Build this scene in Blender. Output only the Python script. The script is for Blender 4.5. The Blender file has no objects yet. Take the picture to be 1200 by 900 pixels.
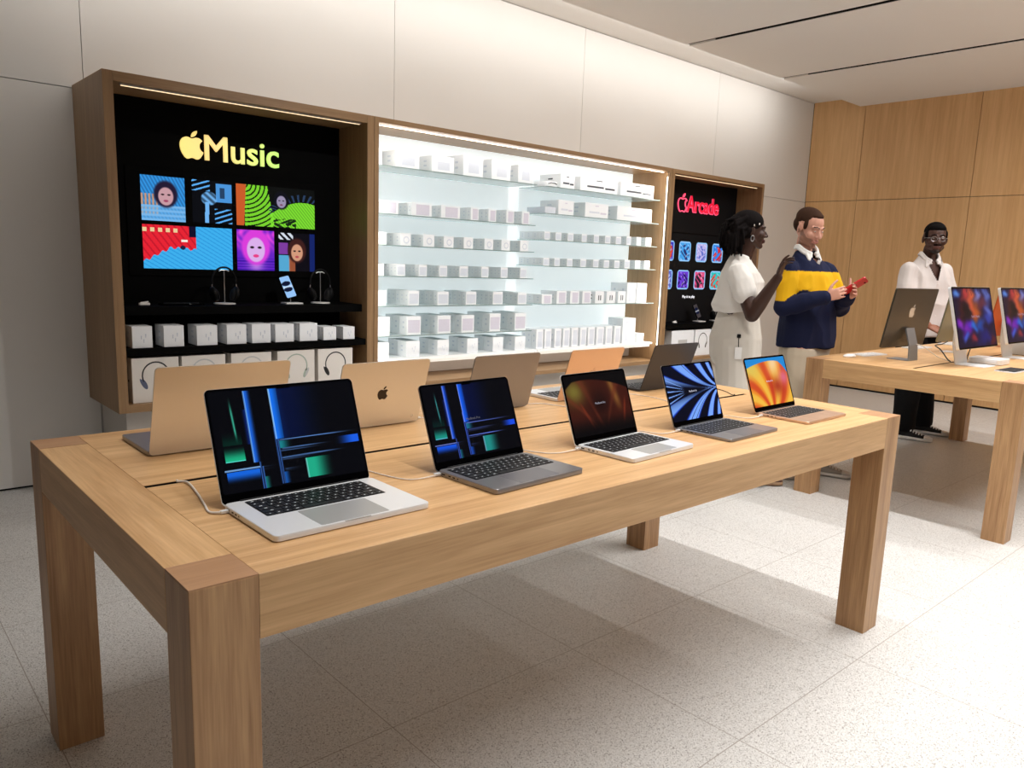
# Electronics shop interior: oak display tables with laptops, lit wall bays, three people.
import bpy, bmesh, math, random
import numpy as np
from mathutils import Vector, Matrix, noise
random.seed(7)
C = bpy.context.scene.collection
PI = math.pi

# ------------------------------------------------------------------ view
sc = bpy.context.scene
sc.view_settings.view_transform = 'Standard'
sc.view_settings.look = 'None'
sc.view_settings.gamma = 1.0
sc.view_settings.exposure = 0.0
sc.view_settings.use_curve_mapping = False

# ------------------------------------------------------------------ materials
def srgb(r, g, b):
    f = lambda c: (c / 255 / 12.92) if c / 255 <= 0.04045 else ((c / 255 + 0.055) / 1.055) ** 2.4
    return (f(r), f(g), f(b), 1.0)

def newmat(name):
    m = bpy.data.materials.new(name)
    m.use_nodes = True
    nt = m.node_tree
    b = nt.nodes['Principled BSDF']
    return m, nt, b

def plain(name, col, rough=0.5, metal=0.0, spec=0.5, emit=None, es=0.0, noise_amt=0.04, noise_scale=60.0, trans=0.0, coat=0.0, bump=0.0):
    m, nt, b = newmat(name)
    b.inputs['Roughness'].default_value = rough
    b.inputs['Metallic'].default_value = metal
    b.inputs['Specular IOR Level'].default_value = spec
    b.inputs['Transmission Weight'].default_value = trans
    b.inputs['Coat Weight'].default_value = coat
    tc = nt.nodes.new('ShaderNodeTexCoord')
    nz = nt.nodes.new('ShaderNodeTexNoise')
    nz.inputs['Scale'].default_value = noise_scale
    nz.inputs['Detail'].default_value = 3
    nt.links.new(tc.outputs['Object'], nz.inputs['Vector'])
    mx = nt.nodes.new('ShaderNodeMix'); mx.data_type = 'RGBA'
    c = Vector(col[:3])
    mx.inputs[6].default_value = (*(c * (1 - noise_amt)), 1)
    mx.inputs[7].default_value = (*[min(1, v) for v in c * (1 + noise_amt)], 1)
    nt.links.new(nz.outputs['Fac'], mx.inputs[0])
    nt.links.new(mx.outputs[2], b.inputs['Base Color'])
    if emit is not None:
        b.inputs['Emission Color'].default_value = emit
        b.inputs['Emission Strength'].default_value = es
    if bump:
        bp = nt.nodes.new('ShaderNodeBump'); bp.inputs['Strength'].default_value = bump
        bp.inputs['Distance'].default_value = 0.002
        nt.links.new(nz.outputs['Fac'], bp.inputs['Height'])
        nt.links.new(bp.outputs['Normal'], b.inputs['Normal'])
    return m

def wood(name, axis, light, dark, rough=0.42, seed=0.0, scale=1.0):
    m, nt, b = newmat(name)
    N, L = nt.nodes.new, nt.links.new
    tc = N('ShaderNodeTexCoord')
    mp = N('ShaderNodeMapping')
    s = [38 * scale] * 3; s['XYZ'.index(axis)] = 1.6 * scale
    mp.inputs['Scale'].default_value = s
    mp.inputs['Location'].default_value = (seed, seed * 1.7, seed * 0.6)
    L(tc.outputs['Object'], mp.inputs['Vector'])
    n1 = N('ShaderNodeTexNoise'); n1.inputs['Scale'].default_value = 1.0; n1.inputs['Detail'].default_value = 5
    n1.inputs['Roughness'].default_value = 0.6; n1.inputs['Distortion'].default_value = 0.5
    L(mp.outputs[0], n1.inputs['Vector'])
    mp2 = N('ShaderNodeMapping')
    s2 = [6 * scale] * 3; s2['XYZ'.index(axis)] = 0.8 * scale
    mp2.inputs['Scale'].default_value = s2
    L(tc.outputs['Object'], mp2.inputs['Vector'])
    n2 = N('ShaderNodeTexNoise'); n2.inputs['Scale'].default_value = 1.0; n2.inputs['Detail'].default_value = 2
    L(mp2.outputs[0], n2.inputs['Vector'])
    mp3 = N('ShaderNodeMapping')
    s3 = [210 * scale] * 3; s3['XYZ'.index(axis)] = 9 * scale
    mp3.inputs['Scale'].default_value = s3
    L(tc.outputs['Object'], mp3.inputs['Vector'])
    n3 = N('ShaderNodeTexNoise'); n3.inputs['Scale'].default_value = 1.0; n3.inputs['Detail'].default_value = 1
    L(mp3.outputs[0], n3.inputs['Vector'])
    a1 = N('ShaderNodeMath'); a1.operation = 'MULTIPLY_ADD'; a1.inputs[1].default_value = 0.55
    L(n1.outputs['Fac'], a1.inputs[0])
    a0 = N('ShaderNodeMath'); a0.operation = 'MULTIPLY'; a0.inputs[1].default_value = 0.25
    L(n2.outputs['Fac'], a0.inputs[0]); L(a0.outputs[0], a1.inputs[2])
    a2 = N('ShaderNodeMath'); a2.operation = 'MULTIPLY_ADD'; a2.inputs[1].default_value = 0.2
    L(n3.outputs['Fac'], a2.inputs[0]); L(a1.outputs[0], a2.inputs[2])
    cr = N('ShaderNodeValToRGB')
    cr.color_ramp.elements[0].position = 0.36; cr.color_ramp.elements[0].color = dark
    cr.color_ramp.elements[1].position = 0.62; cr.color_ramp.elements[1].color = light
    L(a2.outputs[0], cr.inputs[0])
    L(cr.outputs[0], b.inputs['Base Color'])
    b.inputs['Roughness'].default_value = rough
    bp = N('ShaderNodeBump'); bp.inputs['Strength'].default_value = 0.08; bp.inputs['Distance'].default_value = 0.001
    L(n3.outputs['Fac'], bp.inputs['Height']); L(bp.outputs[0], b.inputs['Normal'])
    return m

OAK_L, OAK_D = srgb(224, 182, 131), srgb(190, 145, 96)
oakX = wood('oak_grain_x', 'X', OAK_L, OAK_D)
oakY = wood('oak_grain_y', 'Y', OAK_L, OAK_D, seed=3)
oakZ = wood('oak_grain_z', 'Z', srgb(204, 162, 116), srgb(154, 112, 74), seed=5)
oakEnd = wood('oak_end_grain', 'X', srgb(186, 142, 104), srgb(168, 126, 90), seed=9)
oakPanel = wood('oak_wall_panel', 'Z', srgb(228, 184, 130), srgb(208, 160, 106), rough=0.5, seed=2, scale=0.6)
oakCabX = wood('oak_cabinet_x', 'X', srgb(168, 134, 96), srgb(142, 110, 76), seed=4)
oakCabZ = wood('oak_cabinet_z', 'Z', srgb(168, 134, 96), srgb(142, 110, 76), seed=4)
oakPaleX = wood('oak_lit_bay_x', 'X', srgb(222, 182, 128), srgb(204, 162, 108), seed=6)
oakPaleZ = wood('oak_lit_bay_z', 'Z', srgb(222, 182, 128), srgb(204, 162, 108), seed=6)

white_wall = plain('wall_stone', srgb(232, 229, 224), 0.7, noise_amt=0.015, noise_scale=3)
ceil_mat = plain('ceiling_plaster', srgb(240, 238, 234), 0.8, noise_amt=0.01, noise_scale=2)
dark_gap = plain('dark_gap', srgb(18, 16, 15), 0.9)
slot_grey = plain('slot_grey_cap', srgb(120, 112, 104), 0.8)
blackm = plain('matte_black', srgb(9, 9, 10), 0.6, spec=0.2)
black_shelf = plain('black_shelf', srgb(4, 4, 4), 0.7, spec=0.06)
gloss_black = plain('gloss_black', srgb(3, 3, 4), 0.05, spec=0.02)
silver = plain('silver_aluminium', srgb(240, 242, 244), 0.36, metal=0.35, noise_amt=0.01)
silver_lid = plain('silver_lid', srgb(222, 220, 216), 0.32, metal=0.92, noise_amt=0.01)
silver_dull = plain('silver_trackpad', srgb(186, 187, 186), 0.4, metal=0.5, noise_amt=0.01)
spacegrey = plain('space_grey_aluminium', srgb(150, 149, 152), 0.34, metal=0.7, noise_amt=0.01)
spacegrey_d = plain('space_grey_trackpad', srgb(128, 127, 131), 0.4, metal=0.6, noise_amt=0.01)
midnight = plain('midnight_aluminium', srgb(70, 70, 76), 0.38, metal=0.8, noise_amt=0.01)
goldm = plain('pale_gold_aluminium', srgb(226, 196, 172), 0.36, metal=0.8, noise_amt=0.01)
goldd = plain('pale_gold_trackpad', srgb(208, 176, 152), 0.4, metal=0.7, noise_amt=0.01)
key_mat = plain('black_keycap', srgb(20, 21, 24), 0.5)
legend = plain('key_legend', srgb(200, 205, 210), 0.5, emit=srgb(200, 205, 210), es=0.25)
well_mat = plain('keyboard_well', srgb(10, 10, 12), 0.6)
rubber = plain('rubber_foot', srgb(12, 12, 12), 0.8)
white_plastic = plain('white_plastic', srgb(238, 236, 232), 0.4)
cable_white = plain('white_cable', srgb(235, 228, 220), 0.5)
cable_black = plain('black_cable', srgb(16, 16, 17), 0.5)
logo_dark = plain('mirror_logo_dark', srgb(60, 55, 52), 0.15, metal=0.9)
logo_light = plain('mirror_logo_light', srgb(230, 226, 220), 0.25, metal=0.6)
box_white = plain('white_card_box', srgb(248, 251, 254), 0.5, noise_amt=0.01)
print_grey = plain('printed_grey', srgb(176, 186, 204), 0.5)
print_lilac = plain('printed_lilac', srgb(222, 219, 232), 0.5)
print_dark = plain('printed_dark', srgb(70, 74, 84), 0.5)
print_soft = plain('printed_soft_grey', srgb(222, 228, 238), 0.5)
steel = plain('satin_steel', srgb(190, 190, 192), 0.3, metal=0.9)

def emis(name, col, s):
    m, nt, b = newmat(name)
    b.inputs['Base Color'].default_value = col
    b.inputs['Emission Color'].default_value = col
    b.inputs['Emission Strength'].default_value = s
    b.inputs['Roughness'].default_value = 0.6
    return m
led_warm = emis('led_strip_warm', srgb(255, 226, 180), 1.3)
led_bright = emis('led_strip_bright', srgb(255, 240, 214), 3.0)
panel_glow = emis('glow_back_panel', srgb(232, 240, 242), 0.52)  # plain white back panel, given a glow to brighten the bay

def glass_mat(name):
    m, nt, b = newmat(name)
    N, L = nt.nodes.new, nt.links.new
    b.inputs['Base Color'].default_value = (0.86, 0.95, 0.94, 1)
    b.inputs['Roughness'].default_value = 0.08
    tr = N('ShaderNodeBsdfTransparent'); tr.inputs[0].default_value = (0.95, 0.99, 0.985, 1)
    fr = N('ShaderNodeFresnel'); fr.inputs[0].default_value = 1.45
    ad = N('ShaderNodeMath'); ad.operation = 'ADD'; ad.inputs[1].default_value = 0.10; L(fr.outputs[0], ad.inputs[0])
    mx = N('ShaderNodeMixShader'); L(ad.outputs[0], mx.inputs[0]); L(tr.outputs[0], mx.inputs[1]); L(b.outputs[0], mx.inputs[2])
    L(mx.outputs[0], nt.nodes['Material Output'].inputs[0])
    return m
glass = glass_mat('shelf_glass')
glass_edge = plain('glass_edge', srgb(150, 168, 166), 0.3, trans=0.3)

def picture_mat(name, strength=1.0, gloss=0.08):
    m, nt, b = newmat(name)
    at = nt.nodes.new('ShaderNodeAttribute'); at.attribute_name = 'Col'
    b.inputs['Base Color'].default_value = (0.004, 0.004, 0.005, 1)
    b.inputs['Specular IOR Level'].default_value = 0.025
    b.inputs['Roughness'].default_value = gloss
    nt.links.new(at.outputs['Color'], b.inputs['Emission Color'])
    b.inputs['Emission Strength'].default_value = strength
    return m
pic_mat = picture_mat('screen_picture', 1.0, 0.05)
pic_wall = picture_mat('video_wall_picture', 1.05, 0.5)

def attr_mat(name, rough=0.6, bump=0.0, bscale=200, spec=0.4, sss=0.0):
    m, nt, b = newmat(name)
    at = nt.nodes.new('ShaderNodeAttribute'); at.attribute_name = 'Col'
    nt.links.new(at.outputs['Color'], b.inputs['Base Color'])
    b.inputs['Roughness'].default_value = rough
    b.inputs['Specular IOR Level'].default_value = spec
    if bump:
        tc = nt.nodes.new('ShaderNodeTexCoord'); nz = nt.nodes.new('ShaderNodeTexNoise')
        nz.inputs['Scale'].default_value = bscale
        bp = nt.nodes.new('ShaderNodeBump'); bp.inputs['Strength'].default_value = bump; bp.inputs['Distance'].default_value = 0.002
        nt.links.new(tc.outputs['Object'], nz.inputs['Vector']); nt.links.new(nz.outputs['Fac'], bp.inputs['Height'])
        nt.links.new(bp.outputs['Normal'], b.inputs['Normal'])
    return m
skin_mat = attr_mat('skin', 0.5, 0.05, 400)
cloth_mat = attr_mat('woven_cloth', 0.85, 0.2, 500, 0.2)
hair_mat = attr_mat('hair', 0.85, 0.6, 260, 0.08)

# floor: speckled terrazzo with thin tile joints
def floor_material():
    m, nt, b = newmat('terrazzo_floor')
    N, L = nt.nodes.new, nt.links.new
    tc = N('ShaderNodeTexCoord')
    def nz(s, d=2):
        n = N('ShaderNodeTexNoise'); n.inputs['Scale'].default_value = s; n.inputs['Detail'].default_value = d
        L(tc.outputs['Object'], n.inputs['Vector']); return n
    base = N('ShaderNodeMix'); base.data_type = 'RGBA'
    base.inputs[6].default_value = srgb(204, 203, 200); base.inputs[7].default_value = srgb(226, 225, 223)
    L(nz(130, 3).outputs['Fac'], base.inputs[0])
    def speck(scale, thr, col, prev):
        vor = N('ShaderNodeTexVoronoi'); vor.inputs['Scale'].default_value = scale
        L(tc.outputs['Object'], vor.inputs['Vector'])
        lt = N('ShaderNodeMath'); lt.operation = 'LESS_THAN'; lt.inputs[1].default_value = 0.3
        L(vor.outputs['Distance'], lt.inputs[0])
        lt.inputs[1].default_value = 0.42
        sx = N('ShaderNodeSeparateColor'); L(vor.outputs['Color'], sx.inputs[0])
        g = N('ShaderNodeMath'); g.operation = 'GREATER_THAN'; g.inputs[1].default_value = thr
        L(sx.outputs[0], g.inputs[0])
        mu = N('ShaderNodeMath'); mu.operation = 'MULTIPLY'; L(lt.outputs[0], mu.inputs[0]); L(g.outputs[0], mu.inputs[1])
        mx = N('ShaderNodeMix'); mx.data_type = 'RGBA'
        L(mu.outputs[0], mx.inputs[0]); L(prev, mx.inputs[6]); mx.inputs[7].default_value = col
        return mx.outputs[2]
    c = speck(330, 0.45, srgb(184, 181, 177), base.outputs[2])
    c = speck(260, 0.66, srgb(150, 146, 141), c)
    c = speck(200, 0.88, srgb(120, 114, 110), c)
    c = speck(340, 0.6, srgb(240, 239, 237), c)
    sp = N('ShaderNodeSeparateXYZ'); L(tc.outputs['Object'], sp.inputs[0])
    def joint(out, off, per):
        a = N('ShaderNodeMath'); a.operation = 'ADD'; a.inputs[1].default_value = off + per * 40; L(out, a.inputs[0])
        mo = N('ShaderNodeMath'); mo.operation = 'MODULO'; mo.inputs[1].default_value = per; L(a.outputs[0], mo.inputs[0])
        lt = N('ShaderNodeMath'); lt.operation = 'LESS_THAN'; lt.inputs[1].default_value = 0.003; L(mo.outputs[0], lt.inputs[0])
        return lt.outputs[0]
    j1 = joint(sp.outputs[0], -0.005, 0.785); j2 = joint(sp.outputs[1], -0.633, 0.716)
    mxm = N('ShaderNodeMath'); mxm.operation = 'MAXIMUM'; L(j1, mxm.inputs[0]); L(j2, mxm.inputs[1])
    mj = N('ShaderNodeMix'); mj.data_type = 'RGBA'; L(mxm.outputs[0], mj.inputs[0]); L(c, mj.inputs[6])
    mj.inputs[7].default_value = srgb(160, 153, 146)
    L(mj.outputs[2], b.inputs['Base Color'])
    b.inputs['Roughness'].default_value = 0.42
    b.inputs['Specular IOR Level'].default_value = 0.35
    return m
floor_mat = floor_material()

# ------------------------------------------------------------------ object helpers
def tag(o, label=None, cat=None, group=None, kind=None):
    if label: o['label'] = label
    if cat: o['category'] = cat
    if group: o['group'] = group
    if kind: o['kind'] = kind
    return o

def thing(name, label, cat, loc=(0, 0, 0), rz=0.0, group=None):
    o = bpy.data.objects.new(name, None); C.objects.link(o)
    o.location = loc; o.rotation_euler = (0, 0, rz); o.empty_display_size = 0.1
    return tag(o, label, cat, group)

class MB:
    def __init__(s): s.v = []; s.f = []; s.m = []
    def add(s, vs, fs, mi=0, M=None):
        n = len(s.v)
        s.v += [tuple(M @ Vector(v)) if M else tuple(v) for v in vs]
        s.f += [tuple(i + n for i in f) for f in fs]; s.m += [mi] * len(fs)
        return s
    def box(s, x0, x1, y0, y1, z0, z1, mi=0, M=None, b=0.0):
        if b <= 0:
            v = [(x, y, z) for z in (z0, z1) for y in (y0, y1) for x in (x0, x1)]
            return s.add(v, [(0, 2, 3, 1), (4, 5, 7, 6), (0, 1, 5, 4), (2, 6, 7, 3), (0, 4, 6, 2), (1, 3, 7, 5)], mi, M)
        bm = bmesh.new(); bmesh.ops.create_cube(bm, size=1)
        for q in bm.verts: q.co = Vector(((x0 + x1) / 2 + q.co.x * (x1 - x0), (y0 + y1) / 2 + q.co.y * (y1 - y0), (z0 + z1) / 2 + q.co.z * (z1 - z0)))
        bmesh.ops.bevel(bm, geom=bm.edges[:], offset=b, segments=2, affect='EDGES', profile=0.5)
        bm.verts.index_update()
        s.add([tuple(q.co) for q in bm.verts], [tuple(q.index for q in f.verts) for f in bm.faces], mi, M); bm.free(); return s
    def prism(s, poly, z0, z1, mi=0, M=None, mtop=None, inset=0.0):
        n = len(poly)
        c = (sum(p[0] for p in poly) / n, sum(p[1] for p in poly) / n)
        v = [(p[0], p[1], z0) for p in poly] + [(p[0], p[1], z1 - inset) for p in poly]
        f = [tuple(reversed(range(n)))] + [(i, (i + 1) % n, n + (i + 1) % n, n + i) for i in range(n)]
        if inset > 0:
            for p in poly:
                d = Vector((p[0] - c[0], p[1] - c[1])); l = d.length or 1
                q = d * ((l - inset) / l)
                v.append((c[0] + q.x, c[1] + q.y, z1))
            f += [(n + i, n + (i + 1) % n, 2 * n + (i + 1) % n, 2 * n + i) for i in range(n)]
            s.add(v, f, mi, M); s.add(v[2 * n:], [tuple(range(n))], mi if mtop is None else mtop, M); return s
        s.add(v, f, mi, M); s.add(v[n:], [tuple(range(n))], mi if mtop is None else mtop, M)
        return s
    def loft(s, rings, mi=0, caps=True, M=None):
        n = len(rings[0]); v = [p for r in rings for p in r]; f = []
        for k in range(len(rings) - 1):
            for i in range(n):
                f.append((k * n + i, k * n + (i + 1) % n, (k + 1) * n + (i + 1) % n, (k + 1) * n + i))
        if caps:
            f.append(tuple(reversed(range(n)))); f.append(tuple((len(rings) - 1) * n + i for i in range(n)))
        return s.add(v, f, mi, M)
    def tube(s, pts, r, n=10, mi=0, M=None):
        pts = [Vector(p) for p in pts]; rs = r if isinstance(r, (list, tuple)) else [r] * len(pts)
        rings = []; up = None
        for i, p in enumerate(pts):
            t = (pts[min(i + 1, len(pts) - 1)] - pts[max(i - 1, 0)]).normalized()
            if up is None:
                up = Vector((0, 0, 1)) if abs(t.z) < 0.9 else Vector((1, 0, 0))
            a = t.cross(up).normalized(); bb = a.cross(t).normalized(); up = bb
            rings.append([tuple(p + (a * math.cos(2 * PI * k / n) + bb * math.sin(2 * PI * k / n)) * rs[i]) for k in range(n)])
        return s.loft(rings, mi, True, M)
    def lathe(s, prof, n=24, mi=0, M=None):
        rings = [[(r * math.cos(2 * PI * k / n), r * math.sin(2 * PI * k / n), z) for k in range(n)] for r, z in prof]
        return s.loft(rings, mi, True, M)
    def ell(s, c, rad, mi=0, M=None, n=16, R=None):
        c = Vector(c); rings = []
        for j in range(1, n // 2 * 2):
            ph = PI * j / (n // 2 * 2)
            ring = []
            for k in range(n):
                p = Vector((rad[0] * math.sin(ph) * math.cos(2 * PI * k / n), rad[1] * math.sin(ph) * math.sin(2 * PI * k / n), -rad[2] * math.cos(ph)))
                if R: p = R @ p
                ring.append(tuple(c + p))
            rings.append(ring)
        return s.loft(rings, mi, True, M)
    def build(s, name, mats, parent=None, smooth=False, loc=None):
        me = bpy.data.meshes.new(name)
        me.from_pydata(s.v, [], s.f)
        mats = mats if isinstance(mats, (list, tuple)) else [mats]
        for m in mats: me.materials.append(m)
        me.polygons.foreach_set('material_index', s.m)
        bm = bmesh.new(); bm.from_mesh(me)
        bmesh.ops.remove_doubles(bm, verts=bm.verts, dist=1e-6)
        bmesh.ops.recalc_face_normals(bm, faces=bm.faces); bm.to_mesh(me); bm.free()
        if smooth:
            me.polygons.foreach_set('use_smooth', [True] * len(me.polygons))
            if smooth != 'all': me.set_sharp_from_angle(angle=math.radians(40))
        me.update()
        o = bpy.data.objects.new(name, me); C.objects.link(o)
        if parent: o.parent = parent
        if loc: o.location = loc
        return o

def rrect(x0, x1, y0, y1, r, n=6):
    out = []
    for cx, cy, a in ((x1 - r, y1 - r, 0), (x0 + r, y1 - r, 90), (x0 + r, y0 + r, 180), (x1 - r, y0 + r, 270)):
        for k in range(n + 1):
            t = math.radians(a + 90 * k / n); out.append((cx + r * math.cos(t), cy + r * math.sin(t)))
    return out

def struct(name, mb, mats, parent=None, smooth=False):
    o = mb.build(name, mats, parent, smooth)
    if not parent: o['kind'] = 'structure'
    return o

def copy_tree(o, parent=None):
    c = o.copy(); C.objects.link(c); c.parent = parent
    for ch in list(o.children): copy_tree(ch, c)
    return c

def spline(pts, n=10):
    P = [Vector(p) for p in pts]; out = []
    for i in range(len(P) - 1):
        p0, p1, p2, p3 = P[max(i - 1, 0)], P[i], P[i + 1], P[min(i + 2, len(P) - 1)]
        for k in range(n):
            t = k / n
            out.append(0.5 * ((2 * p1) + (-p0 + p2) * t + (2 * p0 - 5 * p1 + 4 * p2 - p3) * t * t + (-p0 + 3 * p1 - 3 * p2 + p3) * t ** 3))
    out.append(P[-1]); return out

# picture: a grid of quads whose colours are computed by a function of (u, v)
def picture(name, w, h, fn, nx, ny, parent, mat, M, rad=0.0):
    U, Vv = np.meshgrid((np.arange(nx) + .5) / nx, (np.arange(ny) + .5) / ny)
    rgb = np.clip(fn(U, Vv), 0, 1)
    lin = np.where(rgb <= 0.04045, rgb / 12.92, ((rgb + 0.055) / 1.055) ** 2.4)
    me = bpy.data.meshes.new(name)
    xs = np.linspace(-w / 2, w / 2, nx + 1); ys = np.linspace(0, h, ny + 1)
    vs = [M @ Vector((x, y, 0)) for y in ys for x in xs]
    fs = []; cols = []
    for j in range(ny):
        for i in range(nx):
            if rad > 0:
                px, py = (xs[i] + xs[i + 1]) / 2, (ys[j] + ys[j + 1]) / 2
                dx = max(0, abs(px) - (w / 2 - rad)); dy = max(0, abs(py - h / 2) - (h / 2 - rad))
                if dx * dx + dy * dy > rad * rad: continue
            a = j * (nx + 1) + i
            fs.append((a, a + 1, a + nx + 2, a + nx + 1)); cols.append(lin[j, i])
    me.from_pydata([tuple(v) for v in vs], [], fs)
    ca = me.color_attributes.new('Col', 'FLOAT_COLOR', 'CORNER')
    arr = np.ones((len(fs), 4, 4), dtype=np.float32); arr[:, :, :3] = np.array(cols)[:, None, :]
    ca.data.foreach_set('color', arr.ravel())
    me.materials.append(mat)
    o = bpy.data.objects.new(name, me); C.objects.link(o)
    if parent: o.parent = parent
    return o

def smooth01(x, a, b):
    t = np.clip((x - a) / (b - a), 0, 1); return t * t * (3 - 2 * t)
def mixc(base, col, k):
    return base * (1 - k[..., None]) + np.array(col) / 255.0 * k[..., None]
def solid(U, col):
    return np.ones(U.shape + (3,)) * np.array(col) / 255.0

# lettering from Blender's own font, turned into a mesh
def text_mesh(s, size, depth, bold=0.0, spacing=1.0):
    cu = bpy.data.curves.new('t', 'FONT'); cu.body = s; cu.size = size; cu.extrude = depth / 2; cu.bevel_depth = bold; cu.bevel_resolution = 0
    cu.space_character = spacing; cu.resolution_u = 4
    o = bpy.data.objects.new('t', cu); C.objects.link(o)
    dg = bpy.context.evaluated_depsgraph_get(); dg.update()
    me = bpy.data.meshes.new_from_object(o.evaluated_get(dg))
    bpy.data.objects.remove(o); return me
def lettering(name, s, size, depth, mat, parent, M, bold=0.0, width=None, spacing=1.0, height=None):
    me = text_mesh(s, size, depth, bold, spacing)
    xs = [v.co.x for v in me.vertices]; x0, x1 = min(xs), max(xs)
    ys = [v.co.y for v in me.vertices]; y0, y1 = min(ys), max(ys)
    kx = (width / (x1 - x0)) if width else 1.0
    ky = (height / (y1 - y0)) if height else (kx if width else 1.0)
    for v in me.vertices:
        v.co = M @ Vector(((v.co.x - x0) * kx, v.co.y * ky, v.co.z))
    me.materials.clear(); me.materials.append(mat)
    o = bpy.data.objects.new(name, me); C.objects.link(o)
    if parent: o.parent = parent
    return o

# fruit mark: outline with a bite and a leaf
def bez_path(start, segs, n=8):
    p = Vector(start); out = [p.copy()]
    for a, b_, c in segs:
        a, b_, c = p + Vector(a), p + Vector(b_), p + Vector(c)
        for k in range(1, n + 1):
            t = k / n; out.append(p * (1 - t) ** 3 + a * 3 * t * (1 - t) ** 2 + b_ * 3 * t * t * (1 - t) + c * t ** 3)
        p = c
    return out
FRUIT = bez_path((12.152, 6.896), [((-.948, 0), (-2.415, -1.078), (-3.96, -1.04)), ((-2.04, .027), (-3.91, 1.183), (-4.961, 3.014)),
    ((-2.117, 3.675), (-.546, 9.103), (1.519, 12.09)), ((1.013, 1.454), (2.208, 3.09), (3.792, 3.039)), ((1.52, -.065), (2.09, -.987), (3.935, -.987)),
    ((1.831, 0), (2.35, .987), (3.96, .948)), ((1.637, -.026), (2.676, -1.48), (3.676, -2.948)), ((1.156, -1.688), (1.636, -3.325), (1.662, -3.415)),
    ((-.039, -.013), (-3.182, -1.221), (-3.22, -4.857)), ((-.026, -3.04), (2.48, -4.494), (2.597, -4.559)), ((-1.429, -2.09), (-3.623, -2.324), (-4.39, -2.376)),
    ((-2, -.156), (-3.675, 1.09), (-4.61, 1.09))])
LEAF = bez_path((15.53, 3.83), [((.843, -1.012), (1.4, -2.427), (1.245, -3.83)), ((-1.207, .052), (-2.662, .805), (-3.532, 1.818)),
    ((-.78, .896), (-1.454, 2.338), (-1.273, 3.714)), ((1.338, .104), (2.715, -.688), (3.559, -1.701))])
def fruit_logo(name, h, depth, mat, parent, M, outline=0.0):
    bm = bmesh.new()
    for path in (FRUIT, LEAF):
        pts = [Vector(((p.x - 12.1) / 24 * h, (12 - p.y) / 24 * h, 0)) for p in path[:-1]]
        if outline > 0:
            c = sum(pts, Vector()) / len(pts)
            inner = []
            n = len(pts)
            for i in range(n):
                t = (pts[(i + 1) % n] - pts[i - 1]).normalized(); nrm = Vector((-t.y, t.x, 0))
                q = pts[i] + nrm * outline
                if (q - c).length > (pts[i] - c).length: q = pts[i] - nrm * outline
                inner.append(q)
            vo = [bm.verts.new(p) for p in pts]; vi = [bm.verts.new(p) for p in inner]
            for i in range(n): bm.faces.new((vo[i], vo[(i + 1) % n], vi[(i + 1) % n], vi[i]))
        else:
            vs = [bm.verts.new(p) for p in pts]
            f = bm.faces.new(vs)
    bmesh.ops.triangulate(bm, faces=bm.faces[:])
    r = bmesh.ops.extrude_face_region(bm, geom=bm.faces[:])
    for g in r['geom']:
        if isinstance(g, bmesh.types.BMVert): g.co.z += depth
    for v in bm.verts: v.co = M @ v.co
    bmesh.ops.recalc_face_normals(bm, faces=bm.faces)
    me = bpy.data.meshes.new(name); bm.to_mesh(me); bm.free(); me.materials.append(mat)
    o = bpy.data.objects.new(name, me); C.objects.link(o)
    if parent: o.parent = parent
    return o
# local frames: picture lies in XZ facing -Y
FACE_FRONT = Matrix(((1, 0, 0, 0), (0, 0, -1, 0), (0, 1, 0, 0), (0, 0, 0, 1)))
def at_front(x, y, z): return Matrix.Translation((x, y, z)) @ FACE_FRONT

# ------------------------------------------------------------------ camera
cam = bpy.data.cameras.new('camera'); cam_o = bpy.data.objects.new('camera', cam); C.objects.link(cam_o)
cam.sensor_width = 36.0; cam.lens = 908.32 / 1200 * 36.0
cam.shift_x = -18.07 / 1200; cam.shift_y = 10.56 / 1200
cam.clip_start = 0.05; cam.clip_end = 100
R = Matrix.Rotation(-0.741402, 4, 'Z') @ Matrix.Rotation(1.402738, 4, 'X') @ Matrix.Rotation(0.0377417, 4, 'Z')
cam_o.matrix_world = Matrix.Translation((-0.39475, -1.21358, 1.4199)) @ R
sc.camera = cam_o

# ------------------------------------------------------------------ room shell
H = 0.8817
YW, XW = 3.977, 9.045
ZC, ZB = 3.40, 3.505
X0, Y0 = -3.2, -7.0
struct('floor', MB().box(X0 - 1.8, XW + 0.3, Y0, YW + 0.3, -0.12, 0.0), floor_mat)

def wall_back():
    mb = MB(); g = 0.0022
    mb.box(X0, XW + 0.2, YW + 0.02, YW + 0.2, 0, 3.9, 1)
    xs = [X0, -0.97, 0.826, 2.9, 4.9, 7.0, XW]
    for a, b_ in zip(xs[:-1], xs[1:]):
        for z0, z1 in ((0.012, 2.295), (2.295, ZB - 0.004)):
            mb.box(a + g, b_ - g, YW, YW + 0.05, z0 + g, z1 - g)
    return mb
struct('wall_back', wall_back(), [white_wall, dark_gap])

def wall_right():
    mb = MB(); g = 0.003
    mb.box(XW + 0.02, XW + 0.2, Y0, YW + 0.02, 0, 3.9, 1)
    ys = [YW - 0.002] + [3.31 - 1.275 * k for k in range(9)]
    for a, b_ in zip(ys[:-1], ys[1:]):
        for z0, z1 in ((0.02, 2.30), (2.30, 3.6)):
            mb.box(XW, XW + 0.05, max(b_, Y0) + g, a - g, z0 + g, z1 - g)
    return mb
struct('wall_right', wall_right(), [oakPanel, dark_gap])
struct('unseen_wall_left', MB().box(X0 - 0.15, X0, Y0, YW + 0.2, 0, 3.9), plain('taupe_wall', srgb(120, 112, 104), 0.8))  # unseen wall, added dark to cut light from the left

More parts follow.
